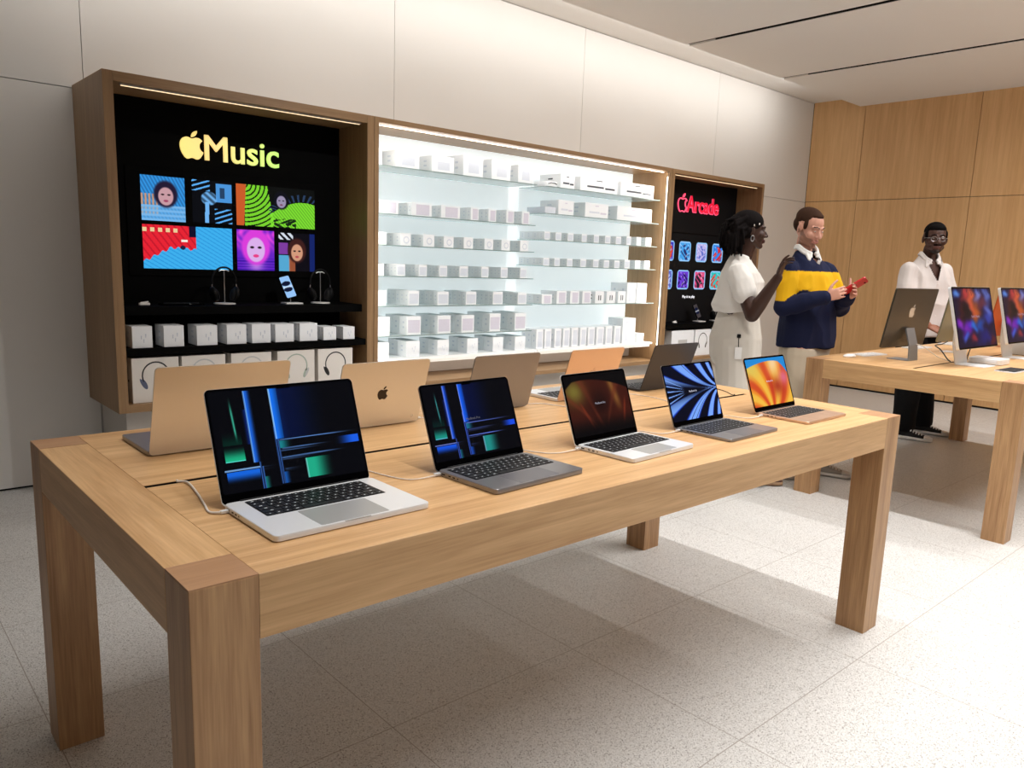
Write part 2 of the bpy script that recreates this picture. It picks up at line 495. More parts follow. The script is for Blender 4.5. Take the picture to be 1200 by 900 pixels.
# ceiling: slabs between long dark slots that hold the lamps
SLOTS = [0.72 + 1.63 * k - 0.0 for k in range(5)]   # 0.72, 2.35, 3.98, 5.61, 7.24
SW = 0.062
def ceiling():
    mb = MB()
    edges = [X0 - 1.8] + [e for s_ in SLOTS for e in (s_ - SW / 2, s_ + SW / 2)] + [XW + 0.2]
    for i in range(0, len(edges), 2):
        mb.box(edges[i], edges[i + 1], Y0, 3.38, ZC, ZC + 0.2)
    mb.box(X0 - 1.8, XW + 0.2, 3.38, YW + 0.2, ZB, ZB + 0.1)
    for s_ in SLOTS:
        mb.box(s_ - SW / 2, s_ + SW / 2, 3.10, 3.379, ZC + 0.012, ZC + 0.2, 2)
        mb.box(s_ - SW / 2 - 0.03, s_ + SW / 2 + 0.03, Y0, 3.10, ZC + 0.2, ZC + 0.24, 1)
        for sg in (-1, 1):
            xx = s_ + sg * (SW / 2)
            mb.box(min(xx, xx - sg * 0.003), max(xx, xx - sg * 0.003), Y0, 3.10, ZC + 0.004, ZC + 0.2, 1)
    return mb
struct('ceiling', ceiling(), [ceil_mat, dark_gap, slot_grey])

# ------------------------------------------------------------------ lamps
W = bpy.data.worlds.new('world'); sc.world = W; W.use_nodes = True
W.node_tree.nodes['Background'].inputs[0].default_value = srgb(248, 247, 250)
W.node_tree.nodes['Background'].inputs[1].default_value = 0.20
D90 = PI / 2
def area(name, loc, sx, sy, power, col=(1.0, 0.95, 0.90), rot=(0, 0, 0), spread=180):
    l = bpy.data.lights.new(name, 'AREA'); l.shape = 'RECTANGLE'; l.size = sx; l.size_y = sy; l.energy = power; l.color = col
    l.spread = math.radians(spread)
    o = bpy.data.objects.new(name, l); C.objects.link(o); o.location = loc; o.rotation_euler = rot; return o
for i, s_ in enumerate(SLOTS):
    area('slot_lamp', (s_, -0.45, ZC - 0.002), 0.05, 2.9, (21, 38, 42, 48, 58)[i], col=(1.0, 0.98, 0.96), spread=(112, 112, 118, 145, 165)[i])
# small fill spots added out of view at the ceiling, brightening the display wall
for x_ in (2.35, 3.98, 5.61):
    area('bay_fill_spot', (x_, 1.02, ZC - 0.003), 0.05, 0.05, 6.5, col=(1.0, 0.985, 0.97), rot=(math.radians(46), 0, 0), spread=70)
# cove strip hidden in the ceiling recess, washing the display wall
area('cove_lamp', (4.2, 3.392, ZC + 0.05), 7.8, 0.05, 36, col=(1.0, 0.98, 0.955), rot=(D90 - 0.85, 0, 0))

# ------------------------------------------------------------------ oak display tables
def oak_table(label, x, y, L, Wd, s=0.116, a=0.118):
    t = thing('display_table', label, 'table', (x, y, 0), 0, 'thick oak display tables')
    e = 0.0008
    for sg in (0, 1):     # L-shaped plank: top and apron in one
        prof = [(0, H - a), (0.04, H - a), (0.04, H - 0.03), (Wd / 2 - 0.0095, H - 0.03), (Wd / 2 - 0.0095, H), (0.0012, H), (0, H - 0.0012)]
        if sg: prof = [(Wd - q[0], q[1]) for q in prof]
        MB().loft([[(x_, q[0], q[1]) for q in prof] for x_ in (s + 0.0003, L - s - 0.0003)]).build('tabletop_panel', oakX, t)
    MB().box(s - 0.002, L - s + 0.002, Wd / 2 - 0.03, Wd / 2 + 0.03, H - 0.09, H - 0.034).box(s, L - s, Wd / 2 - .0094, Wd / 2 - .0085, H - .034, H - .0008).box(s, L - s, Wd / 2 + .0085, Wd / 2 + .0094, H - .034, H - .0008).build('cable_channel', blackm, t)
    for x0 in (0, L - s):
        MB().box(x0, x0 + s, s + e, Wd - s - e, H - a, H, b=0.0012).build('end_rail', oakY, t)
    for x0 in (0, L - s):
        for y0 in (0, Wd - s):
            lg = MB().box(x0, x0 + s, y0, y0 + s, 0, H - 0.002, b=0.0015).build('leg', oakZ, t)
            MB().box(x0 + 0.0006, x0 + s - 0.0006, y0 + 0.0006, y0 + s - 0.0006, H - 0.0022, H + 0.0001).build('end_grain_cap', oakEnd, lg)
    return t
oak_table('long oak table in the foreground holding ten open laptops', 0, 0, 2.70, 1.241)
oak_table('oak table at right edge, holding all-in-one desktop computers', 4.254, -0.008, 2.805, 1.24)

# ------------------------------------------------------------------ laptops
KROWS = [[1, 1, 1, 1.25, 5, 1.25, 1, 1, 1, 1], [2.3] + [1] * 10 + [2.2], [1.8] + [1] * 11 + [1.7], [1.5] + [1] * 13, [1] * 13 + [1.5], [1.25] + [1.02] * 13]
def keyboard_mesh(kw, kd, x0, y0, z, well=True, kmat=0, lmat=1):
    mb = MB()
    ph = kd / 6
    for r, row in enumerate(KROWS):
        u = kw / sum(row); x = x0
        for k in row:
            g = 0.0014
            mb.prism(rrect(x + g, x + k * u - g, y0 + r * ph + g, y0 + (r + 1) * ph - g, 0.0016, 2), z - 0.0004, z + 0.0009, kmat)
            cx, cy = x + k * u / 2, y0 + (r + .5) * ph
            if k < 3:
                w = 0.0016 if k < 1.1 else 0.003
                mb.box(cx - w, cx + w, cy - 0.0013, cy + 0.0013, z + 0.0009, z + 0.00105, lmat)
            x += k * u
    return mb

def wall_lines(U, V):
    c = solid(U, (1, 2, 6))
    def rect(u0, u1, v0, v1): return ((U >= u0) & (U <= u1) & (V >= v0) & (V <= v1)).astype(float)
    c = mixc(c, (24, 96, 214), rect(.225, .30, .27, .985) * (1 - smooth01(U, .235, .275)))
    c = mixc(c, (120, 180, 250), rect(.222, .232, .27, .985) * .7)
    c = mixc(c, (6, 34, 110), rect(.19, .222, .45, .8) * smooth01(U, .19, .222))
    c = mixc(c, (20, 112, 238), rect(.395, .58, .47, .985) * (1 - smooth01(U, .40, .50)))
    c = mixc(c, (3, 16, 60), rect(.45, .80, .47, .985) * (1 - smooth01(U, .5, .8)) * .8)
    c = mixc(c, (150, 205, 255), rect(.392, .402, .47, .985) * .8)
    curve = .125 + .03 * (1 - V) ** 1.2
    c = mixc(c, (60, 180, 150), np.exp(-((U - curve) / .006) ** 2) * smooth01(V, .45, .6) * (1 - smooth01(V, .75, .95)))
    c = mixc(c, (26, 176, 128), rect(.045, .175, .30, .46) * (1 - smooth01(V, .31, .46)))
    c = mixc(c, (90, 220, 210), rect(.045, .175, .296, .304))
    c = mixc(c, (2, 60, 44), rect(.05, .17, .46, .6) * (1 - smooth01(V, .46, .6)) * .6)
    c = mixc(c, (20, 100, 220), rect(.04, .255, .05, .20) * smooth01(V, .08, .18))
    c = mixc(c, (140, 190, 250), rect(.03, .26, .212, .222) * .8)
    for uu, v0, v1 in ((.262, 0.0, .27), (.275, .0, .22), (.39, .02, .6), (.405, .02, .47)):
        c = mixc(c, (70, 130, 235), np.exp(-((U - uu) / .004) ** 2) * rect(0, 1, v0, v1) * .8)
    c = mixc(c, (24, 130, 140), rect(.41, .50, .37, .445) * (1 - smooth01(U, .41, .50)))
    for vv, u0, u1, k in ((.455, .40, 1, .8), (.365, .41, .8, .8), (.345, .40, .75, .5), (.275, .40, .9, .9), (.255, .4, .7, .4), (.215, .26, .4, .6), (.19, .27, .38, .6), (.16, .41, .56, .8), (.145, .41, .56, .5)):
        c = mixc(c, (110, 165, 250), np.exp(-((V - vv - 0.01 * (U - .6)) / .0055) ** 2) * smooth01(U, u0, u0 + .02) * (1 - smooth01(U, u1 - .25, u1)) * k)
    c = mixc(c, (26, 92, 226), rect(.80, .985, .33, .41) * smooth01(U, .80, .95))
    c = mixc(c, (30, 168, 132), rect(.575, .78, .03, .235) * (1 - smooth01(U, .62, .77)))
    c = mixc(c, (120, 220, 210), rect(.57, .58, .03, .235) * .7)
    c = mixc(c, (20, 84, 170), rect(.41, .455, .02, .13) * (1 - smooth01(U, .41, .455)))
    c = mixc(c, (20, 110, 110), rect(.28, .32, .0, .11) * (1 - smooth01(U, .28, .32)))
    return c
def wall_lines_dim(U, V):
    c = wall_lines(U, V); c[..., 1] *= .82
    return c
def wall_petals(U, V, k=1.0):
    c = solid(U, (34, 138, 214)) * 1.0
    x, y = U - .42, V + .25
    r = np.hypot(x * 1.4, y); a = np.arctan2(x * 1.4, y)
    petal = smooth01(1.27 - .10 * np.cos(3 * a + .4) - r - .5 * np.maximum(0, a - .45) - .35 * np.maximum(0, -a - .5), 0, .015)
    s = np.sin(a * 9 + r * 4.5)
    base = solid(U, (236, 140, 44))
    base = mixc(base, (246, 200, 74), smooth01(s, -.1, .9) * .8)
    base = mixc(base, (206, 66, 34), smooth01(s, -.2, -1.0) * .0 + smooth01(-s, .1, 1.0) * .85)
    base = mixc(base, (214, 196, 96), smooth01(.45 - U, 0, .35) * smooth01(V, .45, .8) * .7)
    base = mixc(base, (158, 30, 24), np.exp(-(((U - .68) / .16) ** 2 + ((V - .38) / .2) ** 2)) * .8)
    base = mixc(base, (248, 214, 190), smooth01(V, .5, .9) * np.exp(-((U - .62 - (V - .6) * .2) / .13) ** 2) * .7)  # pale reflection painted over the petals
    base = mixc(base, (226, 120, 170), np.exp(-(((U - .88) / .12) ** 2 + ((V - .55) / .16) ** 2)) * .7)  # pink reflection on the glass, painted into the picture
    c = c * (1 - petal[..., None]) + base * petal[..., None]
    return c * k
def wall_petals_dark(U, V):
    c = solid(U, (3, 2, 2))
    x, y = U - .5, V + .1
    petal = smooth01(1.10 - .12 * np.abs(np.sin(2.2 * np.arctan2(x, y) + .8)) - np.hypot(x * 1.1, y), 0, .03) * smooth01(V, .02, .35)
    base = solid(U, (60, 22, 12))
    base = mixc(base, (116, 104, 44), np.exp(-(((U - .12) / .16) ** 2 + ((V - .74) / .2) ** 2)))
    base = mixc(base, (128, 84, 40), np.exp(-((U - .78 - (V - .55) * -.18) / .05) ** 2) * smooth01(V, .25, .6))
    for x0, k in ((.18, .9), (.34, .6), (.93, .8)):
        curve = x0 + .35 * (0.55 - V) * (1 if x0 < .5 else -.6)
        base = mixc(base, (120, 44, 24), np.exp(-((U - curve) / .018) ** 2) * (1 - smooth01(V, .4, .62)) * k)
    for k_ in (-.9, -.35, .5): base = mixc(base, (104, 44, 26), np.exp(-((np.arctan2(U - .5, V + .12) - k_ * (.45 + .3 * V)) / .05) ** 2) * .6)
    base = mixc(base, (20, 6, 4), np.exp(-(((U - .5) / .16) ** 2 + ((V - .5) / .22) ** 2)) * .7)
    return c * (1 - petal[..., None]) + base * petal[..., None]
def wall_blades(U, V):
    c = solid(U, (3, 6, 26))
    d = V - .52
    a = np.log((np.abs(d) + .012) / ((1.07 - U) ** 1.9 + .012))
    s = np.sin(a * 4.6 + np.where(d > 0, 2.4, 1.2))
    c = mixc(c, (24, 66, 200), smooth01(s, -.25, .2))
    c = mixc(c, (122, 168, 250), smooth01(s, .25, .5))
    s2 = np.sin(a * 23 + 2)
    c = mixc(c, (8, 18, 70), smooth01(s2, .80, 1) * smooth01(s, -.6, .2) * ((a > -.2) & (a < .9)) * .8)
    c = mixc(c, (170, 204, 255), np.exp(-((s - .30) / .08) ** 2) * .5)
    core = np.exp(-((d) / (.16 * (1.15 - U) + .01)) ** 2) * (1 - smooth01(U, .6, .98))
    c = c * (1 - core[..., None]) + solid(U, (2, 4, 18)) * core[..., None]
    fan = np.abs(d) / (.42 - U + .02)
    sf = np.sin(np.where(d > 0, 1, -1) * fan * 26)
    c = mixc(c, (120, 160, 235), smooth01(sf, .5, .95) * (U < .36) * (fan < .62) * smooth01(.36 - U, 0, .1))
    return c
def wall_blobs(U, V):
    U, V = U + .025 * np.sin(V * 17 + 3 * U) + .012 * np.sin(V * 41), V + .03 * np.sin(U * 15) + .015 * np.sin(U * 37 + 2)
    c = solid(U, (12, 10, 46))
    B = [(.08, .93, .08, .06, (86, 140, 226)), (.30, .88, .09, .16, (196, 60, 60)), (.45, .9, .08, .14, (222, 96, 60)), (.62, .88, .08, .12, (120, 130, 206)), (.86, .9, .1, .14, (90, 110, 190)), (.75, .72, .12, .12, (96, 40, 60)),
         (.5, .62, .14, .2, (196, 92, 40)), (.42, .72, .06, .16, (206, 86, 60)), (.18, .62, .1, .2, (66, 14, 24)), (.28, .60, .10, .16, (6, 4, 16)), (.10, .42, .08, .08, (142, 40, 196)), (.24, .30, .12, .1, (120, 24, 176)), (.36, .36, .08, .07, (96, 30, 190)),
         (.46, .36, .08, .08, (30, 110, 210)), (.62, .36, .1, .12, (20, 70, 160)), (.88, .6, .08, .12, (90, 110, 200)), (.82, .48, .1, .1, (40, 60, 160)), (.4, .14, .08, .07, (150, 36, 50)), (.2, .18, .07, .06, (60, 90, 200)), (.72, .14, .2, .12, (10, 24, 110)), (.9, .1, .08, .1, (90, 20, 30))]
    for x, y, rx, ry, col in B:
        c = mixc(c, col, np.exp(-((((U - x) / rx) ** 2 + ((V - y) / ry) ** 2) * .9) ** 1.3) * .9)
    c = mixc(c, (14, 10, 40), ((V > .9) & (U > .15) & (np.sin(U * 60) > .9)).astype(float) * .4)
    return c

def laptop(label, w, d, lid, metal, pad, wall=None, word=None, hbase=0.0115, notch=True, tilt=20, kb=0.276, res=(150, 96), logo=True, group='open laptops on the foreground table', dim=1.0, pic=None):
    t = thing('laptop', label, 'laptop', (0, 0, 0), 0, group)
    z0 = 0.0018; zt = z0 + hbase
    MB().prism(rrect(-w / 2, w / 2, 0, d - 0.004, 0.012), z0, zt, 0, inset=0.0012).prism(rrect(-.03, .03, -0.0003, 0.004, 0.0015, 2), zt - 0.0009, zt + 0.0001, 1).build('base', [metal, pad], t, True)
    fb = MB()
    for sx in (-1, 1):
        for yy in (0.022, d - 0.022): fb.add([(v[0] + sx * (w / 2 - 0.03), v[1] + yy, v[2]) for v in [(0.009 * math.cos(a * PI / 6), 0.009 * math.sin(a * PI / 6), zz) for zz in (0, 0.0022) for a in range(12)]],
                                                 [tuple(range(11, -1, -1)), tuple(range(12, 24))] + [(i, (i + 1) % 12, 12 + (i + 1) % 12, 12 + i) for i in range(12)])
    fb.build('rubber_feet', rubber, t)
    kd = kb * 0.405; ky = d - 0.018 - kd
    well = MB().prism(rrect(-kb / 2 - 0.001, kb / 2 + 0.001, ky - 0.001, ky + kd + 0.001, 0.003, 3), zt - 0.0002, zt + 0.0002, 0)
    kbo = well.build('keyboard', well_mat, t)
    keyboard_mesh(kb, kd, -kb / 2, ky, zt + 0.0006).build('keycaps', [key_mat, legend], kbo)
    tw = w * 0.44; MB().prism(rrect(-tw / 2, tw / 2, 0.006, ky - 0.007, 0.004, 3), zt - 0.0002, zt + 0.00025, 0).build('trackpad', pad, t)
    pm = MB()
    for yy, l in ((d - 0.028, 0.012), (d - 0.052, 0.009), (d - 0.068, 0.009), (d - 0.083, 0.004)):
        pm.box(-w / 2 - 0.0002, -w / 2 + 0.003, yy - l / 2, yy + l / 2, z0 + hbase * .35, z0 + hbase * .35 + 0.003)
    pm.build('side_ports', blackm, t)
    # lid
    zl = z0 + 0.0035
    T = Matrix.Translation((0, d - 0.0005, zl)) @ Matrix.Rotation(-math.radians(tilt), 4, 'X')
    hl = d * 0.985 + (zt - zl)
    to_lid = T @ FACE_FRONT
    shell = MB().prism([(x, y) for x, y in rrect(-w / 2, w / 2, 0, hl, 0.011)], -0.0042, -0.0008, 0, M=to_lid)
    lo = shell.build('lid', lid, t, True)
    MB().prism(rrect(-w / 2 + 0.0006, w / 2 - 0.0006, 0.003, hl - 0.0006, 0.0105), -0.0010, -0.0001, 0, M=to_lid).build('screen_bezel', gloss_black, lo)
    bz = 0.0055 if notch else 0.0075
    b0 = 0.016 + (zt - zl)
    pw, ph = w - 2 * bz, hl - b0 - bz
    if wall: picture('display_picture', pw, ph, wall, res[0], res[1], lo, pic or pic_mat, to_lid @ Matrix.Translation((0, b0, 0.0002)), 0.006)
    if notch: MB().prism(rrect(-0.016, 0.016, b0 + ph - 0.005, b0 + ph + 0.002, 0.002, 2), 0.0, 0.0006, 0, M=to_lid).build('camera_notch', gloss_black, lo)
    if word:
        lettering('screen_word', word, 0.012, 0.0002, plain('screen_word', srgb(60, 60, 66), 0.5, emit=srgb(220, 220, 240), es=0.8 * dim), lo, to_lid @ Matrix.Translation((-0.024, b0 + ph * 0.49, 0.0006)), width=0.048)
    hb = MB().tube([(-w * 0.40, d - 0.004, zt - 0.001), (w * 0.40, d - 0.004, zt - 0.001)], 0.0036, 10); hb.build('hinge', blackm, t, True)
    if logo:
        fruit_logo('logo', 0.046, 0.0003, logo_dark if logo is True else logo, lo, T @ Matrix.Rotation(PI, 4, 'Z') @ FACE_FRONT @ Matrix.Translation((0, hl * 0.52, 0.0043)))
        if logo is True:
            MB().prism(rrect(w / 2 - 0.034, w / 2 - 0.024, 0.018, 0.028, 0.0045, 4), 0.0042, 0.0046, 0, M=T @ Matrix.Rotation(PI, 4, 'Z') @ FACE_FRONT).build('security_tag', logo_light, lo)
    return t
def put(o, x, y, rz): o.location = (x, y, H + 0.0001); o.rotation_euler = (0, 0, rz); return o
D = math.radians
put(laptop('large silver laptop, nearest the camera, screen with blue and green bars', .3557, .2481, silver, silver, silver_dull, wall_lines, None, res=(190, 124), tilt=20.5), .197 + .178, .118, D(0.6))
put(laptop('space grey laptop second from the left in the front row, dark blue bar wallpaper', .3126, .2212, spacegrey, spacegrey, spacegrey_d, wall_lines_dim, 'MacBook Pro', tilt=21, dim=.12), .728 + .157, .116, D(3))
put(laptop('silver laptop in the middle of the front row, dim brown petal wallpaper', .3041, .2124, silver, silver, silver_dull, wall_petals_dark, 'MacBook Pro', tilt=20, notch=False, dim=.6), 1.226 + .152, .122, D(3))
put(laptop('thin dark grey laptop with a light blue and black swirl wallpaper', .3041, .215, spacegrey, spacegrey, spacegrey_d, wall_blades, 'MacBook Air', tilt=20, hbase=.008), 1.690 + .152, .112, D(2))
put(laptop('pale gold laptop at the far right end of the front row, orange petal wallpaper', .3041, .2124, goldm, goldm, goldd, wall_petals, 'MacBook Pro', tilt=20, notch=False, hbase=.008), 2.182 + .152, .112, D(1))
RG = 'laptops turned away in the back row'
put(laptop('large grey laptop seen from behind, leftmost of the back row', .3557, .2481, silver_lid, spacegrey, spacegrey_d, wall_lines, None, tilt=18, group=RG, logo=None, res=(40, 26)), .203 + .178, .885 + .248, PI)
put(laptop('silver laptop seen from behind with a dark bitten-fruit logo on its lid', .3126, .2212, silver_lid, silver, silver_dull, wall_lines, None, tilt=18, group=RG, res=(40, 26)), .728 + .157, .893 + .221, PI)
put(laptop('grey-brown lidded laptop seen from behind, third from the left in the back row', .3041, .2124, spacegrey, spacegrey, spacegrey_d, wall_petals, None, tilt=17, group=RG, notch=False, logo=logo_light, res=(40, 26)), 1.240 + .152, .905 + .212, PI)
put(laptop('golden laptop seen from behind, fourth from the left in the back row', .3041, .2124, goldm, silver, silver_dull, wall_petals, None, tilt=19, group=RG, notch=False, logo=goldd, res=(40, 26)), 1.708 + .152, .912 + .212, PI)
put(laptop('near-black laptop seen from behind, last on the right in the back row', .3041, .215, midnight, midnight, midnight, wall_blades, None, tilt=19, group=RG, logo=midnight, res=(40, 26), hbase=.009), 2.196 + .152, .900 + .215, PI)

# cables from the centre groove to each laptop
def cable(label, pts, r=0.0016, mat=None, plug=None, group='charging cables on the foreground table', name='power_cable'):
    c = thing(name, label, 'cable', tuple(pts[0]), 0, group)
    P = [Vector(p) - Vector(pts[0]) for p in pts]
    MB().tube(spline(P, 8), r, 8).build('wire', mat or cable_white, c, True)
    if plug is not None:
        p, dr = P[-1], plug
        MB().box(-0.009, 0.009, -0.0045, 0.0045, -0.0032, 0.0032, b=0.001, M=Matrix.Translation(p) @ Matrix.Rotation(dr, 4, 'Z')).build('plug', mat or silver, c)
        MB().tube([(0, 0, 0.0), (0, 0.0, 0.004)], 0.0025, 6, M=Matrix.Translation(P[0])).build('groove_grommet', mat or cable_white, c)
    return c
hz = H + 0.0022
def front_cable(lbl, gx, lx, ly, bow=0.03):
    cable(lbl, [(gx, .620, H + .0022), (gx + .004, .605, hz + .001), (gx - bow * .2, .52, hz), (gx - bow * .4 + .01, .43, hz), ((gx + lx) / 2 - .03, ly + .015, hz), (lx - .03, ly - .002, hz + 0.002), (lx - .012, ly, hz + 0.004)], plug=0)
cable('white charging cable running to the nearest silver laptop', [(.185, .617, H + .0028), (.20, .59, hz + .002), (.19, .50, hz + .001), (.175, .415, hz), (.165, .36, hz), (.178, .338, hz + .002), (.188, .336, hz + .003)], r=.0026, plug=0)
front_cable('pale charging cable running to the space grey laptop in the front row', .60, .722, .315)
front_cable('pale charging cable running to the middle laptop of the front row', 1.06, 1.218, .308)
front_cable('thin charging cable running to the laptop with the blue swirl screen', 1.56, 1.684, .30)
front_cable('thin charging cable running to the gold laptop at the end of the front row', 2.05, 2.176, .29)
cable('thin white cable lying behind the fruit-logo laptop', [(1.10, .622, H + .0022), (1.10, .636, hz), (1.13, .75, hz), (1.16, .88, hz), (1.10, .92, hz), (1.065, .925, hz + .003)], plug=0)
cable('thin cable lying beside the third laptop of the back row', [(1.66, .622, H + .0022), (1.66, .638, hz), (1.67, .76, hz), (1.63, .90, hz), (1.58, .93, hz), (1.565, .935, hz + .003)], plug=0)
cable('thin cable lying beside the golden laptop of the back row', [(2.10, .622, H + .0022), (2.10, .638, hz), (2.13, .78, hz), (2.10, .90, hz), (2.05, .94, hz), (2.033, .94, hz + .003)], plug=0)
cable('dark cable curling from the groove at the right end of the table', [(2.50, .622, H + .0022), (2.50, .638, hz), (2.55, .70, hz), (2.58, .80, hz), (2.54, .90, hz), (2.52, .93, hz + .003)], mat=cable_black, plug=0)

# ------------------------------------------------------------------ desktop computers on the second table
def slab_screen(parent, w, h, th, y_top, z_top, y_bot, z_bot, back, front_pic=None, name='display_housing', edge=None):
    v = Vector((0, y_top - y_bot, z_top - z_bot)); hh = v.length
    ang = math.atan2(y_top - y_bot, z_top - z_bot)
    T = Matrix.Translation((0, y_bot, z_bot)) @ Matrix.Rotation(-ang, 4, 'X') @ FACE_FRONT
    o = MB().prism(rrect(-w / 2, w / 2, 0, hh, 0.012, 4), -th, -0.001, 0, M=T).build(name, back, parent, True)
    MB().prism(rrect(-w / 2 + .001, w / 2 - .001, 0.001, hh - 0.001, 0.011, 4), -0.0012, 0, 0, M=T).build('screen_glass', gloss_black, o)
    if front_pic: picture('display_picture', w - 0.02, hh - 0.022, front_pic, 110, 66, o, pic_mat, T @ Matrix.Translation((0, 0.011, 0.0004)))
    return o, T, hh
def all_in_one(label, cx, cy, rz, metal, back, w=.547, logo=True):
    """origin at the stand foot centre, screen faces local -Y"""
    t = thing('desktop_computer', label, 'computer', (cx, cy, H + 0.0001), rz, 'desktop computers on the right-hand table')
    o, T, hh = slab_screen(t, w, .38, .0115, .045, .461, -.02, .086, back, wall_blobs)
    if logo: fruit_logo('logo', 0.085, 0.0004, logo_light, o, T @ Matrix.Translation((0, 0, -0.0115)) @ Matrix.Rotation(PI, 4, 'Y') @ Matrix.Translation((0, hh * .62, 0)))
    MB().prism(rrect(-.065, .065, -.072, .072, .006, 3), 0, .004, 0).build('stand_foot', metal, t, True)
    MB().loft([[(-.06 + .0, .066, .004), (.06, .066, .004), (.06, .072, .004), (-.06, .072, .004)], [(-.055, .058, .10), (.055, .058, .10), (.055, .064, .10), (-.055, .064, .10)],
               [(-.052, .022, .20), (.052, .022, .20), (.052, .031, .208), (-.052, .031, .208)]], 0).build('stand_neck', metal, t)
    return t
foot = all_in_one('dark-backed desktop computer seen from behind with a fruit logo, beside the groove', 4.800, .858, PI - D(4.5), plain('blue_grey_stand', srgb(150, 156, 164), .35, metal=.6), plain('reflection_dark_back', srgb(92, 88, 80), .3, metal=.8))  # dark reflection on the back is put into its base colour
all_in_one('grey-green backed desktop computer half hidden behind the front silver monitor', 5.70, .862, PI - D(3), silver, plain('green_grey_back', srgb(150, 150, 130), .32, metal=.7))
all_in_one('orange-backed desktop computer showing between the two silver monitors', 6.69, .862, PI - D(2), plain('orange_stand', srgb(214, 140, 100), .35, metal=.6), plain('orange_back', srgb(206, 92, 44), .35, metal=.5))

def monitor(label, cx, cy, rz, ytop, ybot, tall=False):
    t = thing('monitor', label, 'monitor', (cx, cy, H + 0.0001), rz, 'silver monitors facing forward on the right-hand table')
    o, T, hh = slab_screen(t, .623, .383, .019, ytop, .484, ybot, .112, silver, wall_blobs)
    lettering('screen_word', 'Studio Display', 0.03, 0.0002, plain('dim_word', srgb(60, 60, 66), .5, emit=srgb(200, 160, 190), es=.45), o, T @ Matrix.Translation((-0.06, hh * .5, 0.0008)), width=0.13)
    MB().prism(rrect(-.095, .095, -.10, .075, .008, 3), 0, .0045, 0).build('stand_foot', silver, t, True)
    MB().loft([[(-.095, .068, .0045), (.095, .068, .0045), (.095, .0745, .0045), (-.095, .0745, .0045)],
               [(-.093, .095, .12), (.093, .095, .12), (.093, .102, .12), (-.093, .102, .12)],
               [(-.085, .10, .27), (.085, .10, .27), (.085, .108, .27), (-.085, .108, .27)]], 0).build('stand_neck', silver, t)
    MB().tube([(0, .10, .25), (0, (ytop + ybot) / 2 + .012, .28)], .022, 12).build('tilt_joint', steel, t, True)
    return t
monitor('silver monitor facing forward, the full screen left of the picture edge', 4.93, .475, D(-1.5), .070, -.024)
monitor('silver monitor cut off by the right edge of the picture', 5.775, .462, D(-1.5), .070, -.024)
def mini(label, x, y, h, w=.197):
    t = thing('mini_computer', label, 'computer', (x, y, H + 0.0001), 0, 'small silver box computers')
    MB().prism(rrect(-w / 2, w / 2, -w / 2, w / 2, .03, 6), .003, h, 0, inset=.002).build('case', silver, t, True)
    MB().prism(rrect(-w / 2 + .012, w / 2 - .012, -w / 2 + .012, w / 2 - .012, .025, 6), 0, .0032, 0).build('foot', rubber, t)
    MB().tube([(-.03, w / 2 + .0003, h * .5), (.03, w / 2 + .0003, h * .5)], .003, 6).build('rear_ports', blackm, t)
mini('flat silver box computer beside the full-view monitor', 5.175, .463, .036)
mini('taller silver box computer below the monitor at the picture edge', 6.13, .500, .095)

def keyboard(label, x, y, rz, keys, w=.279):
    t = thing('keyboard', label, 'keyboard', (x, y, H + 0.0001), rz, 'keyboards on the right-hand table')
    d = .115
    MB().prism(rrect(-w / 2, w / 2, -d / 2, d / 2, .01, 4), 0, .0065, 0, inset=.001).build('case', silver, t, True)
    keyboard_mesh(w - .01, d - .01, -w / 2 + .005, -d / 2 + .005, .0073, kmat=0).build('keycaps', [keys, print_dark], t)
    return t
def mouse(label, x, y, rz=0):
    t = thing('mouse', label, 'mouse', (x, y, H + 0.0001), rz, 'white mice on the right-hand table')
    rings = []
    for k in range(9):
        z = k / 8; s = math.sqrt(max(0.0, 1 - z * z)) * .98 + .02
        rings.append([(.0285 * s * math.cos(a * PI / 10), .057 * s * math.sin(a * PI / 10), .004 + .017 * z) for a in range(20)])
    MB().loft(rings).build('shell', white_plastic, t, True)
    MB().prism(rrect(-.02, .02, -.048, .048, .018, 5), 0, .0045, 0).build('base', silver, t)
    return t
keyboard('white keyboard near the left end of the right-hand table', 4.84, 1.095, PI - D(6), white_plastic)
mouse('white mouse at the left end of the right-hand table', 4.58, 1.105, D(80))
keyboard('white keyboard showing behind the stand of the dark-backed computer', 5.76, 1.14, PI - D(3), white_plastic)
keyboard('white keyboard in front of the person in the white shirt', 6.45, 1.14, PI, white_plastic)
keyboard('black-keyed silver keyboard at the right edge of the picture', 4.86, .235, D(-1), key_mat)
cable('white cable from the dark-backed computer down into the groove', [(4.83, .79, H + .105), (4.86, .755, H + .09), (4.93, .69, H + .03), (4.98, .63, H + .004), (4.98, .62, H + .0045)], r=.0028, group='cables on the right-hand table')
cable('black cable looping out of the groove behind the front monitor', [(4.96, .618, H + .0045), (4.96, .64, H + .02), (5.00, .70, H + .07), (5.12, .78, H + .085), (5.35, .82, H + .08), (5.5, .84, H + .09)], r=.004, mat=cable_black, group='cables on the right-hand table')
cable('black cable dropping behind the silver box computer', [(5.28, .625, H + .0045), (5.26, .62, H + .01), (5.22, .60, H + .06), (5.25, .60, H + .12), (5.20, .59, H + .2)], r=.003, mat=cable_black, group='cables on the right-hand table')
cable('second black cable rising behind the silver box computer', [(5.315, .635, H + .006), (5.32, .64, H + .02), (5.34, .645, H + .03), (5.42, .64, H + .12), (5.50, .64, H + .16)], r=.003, mat=cable_black, group='cables on the right-hand table')

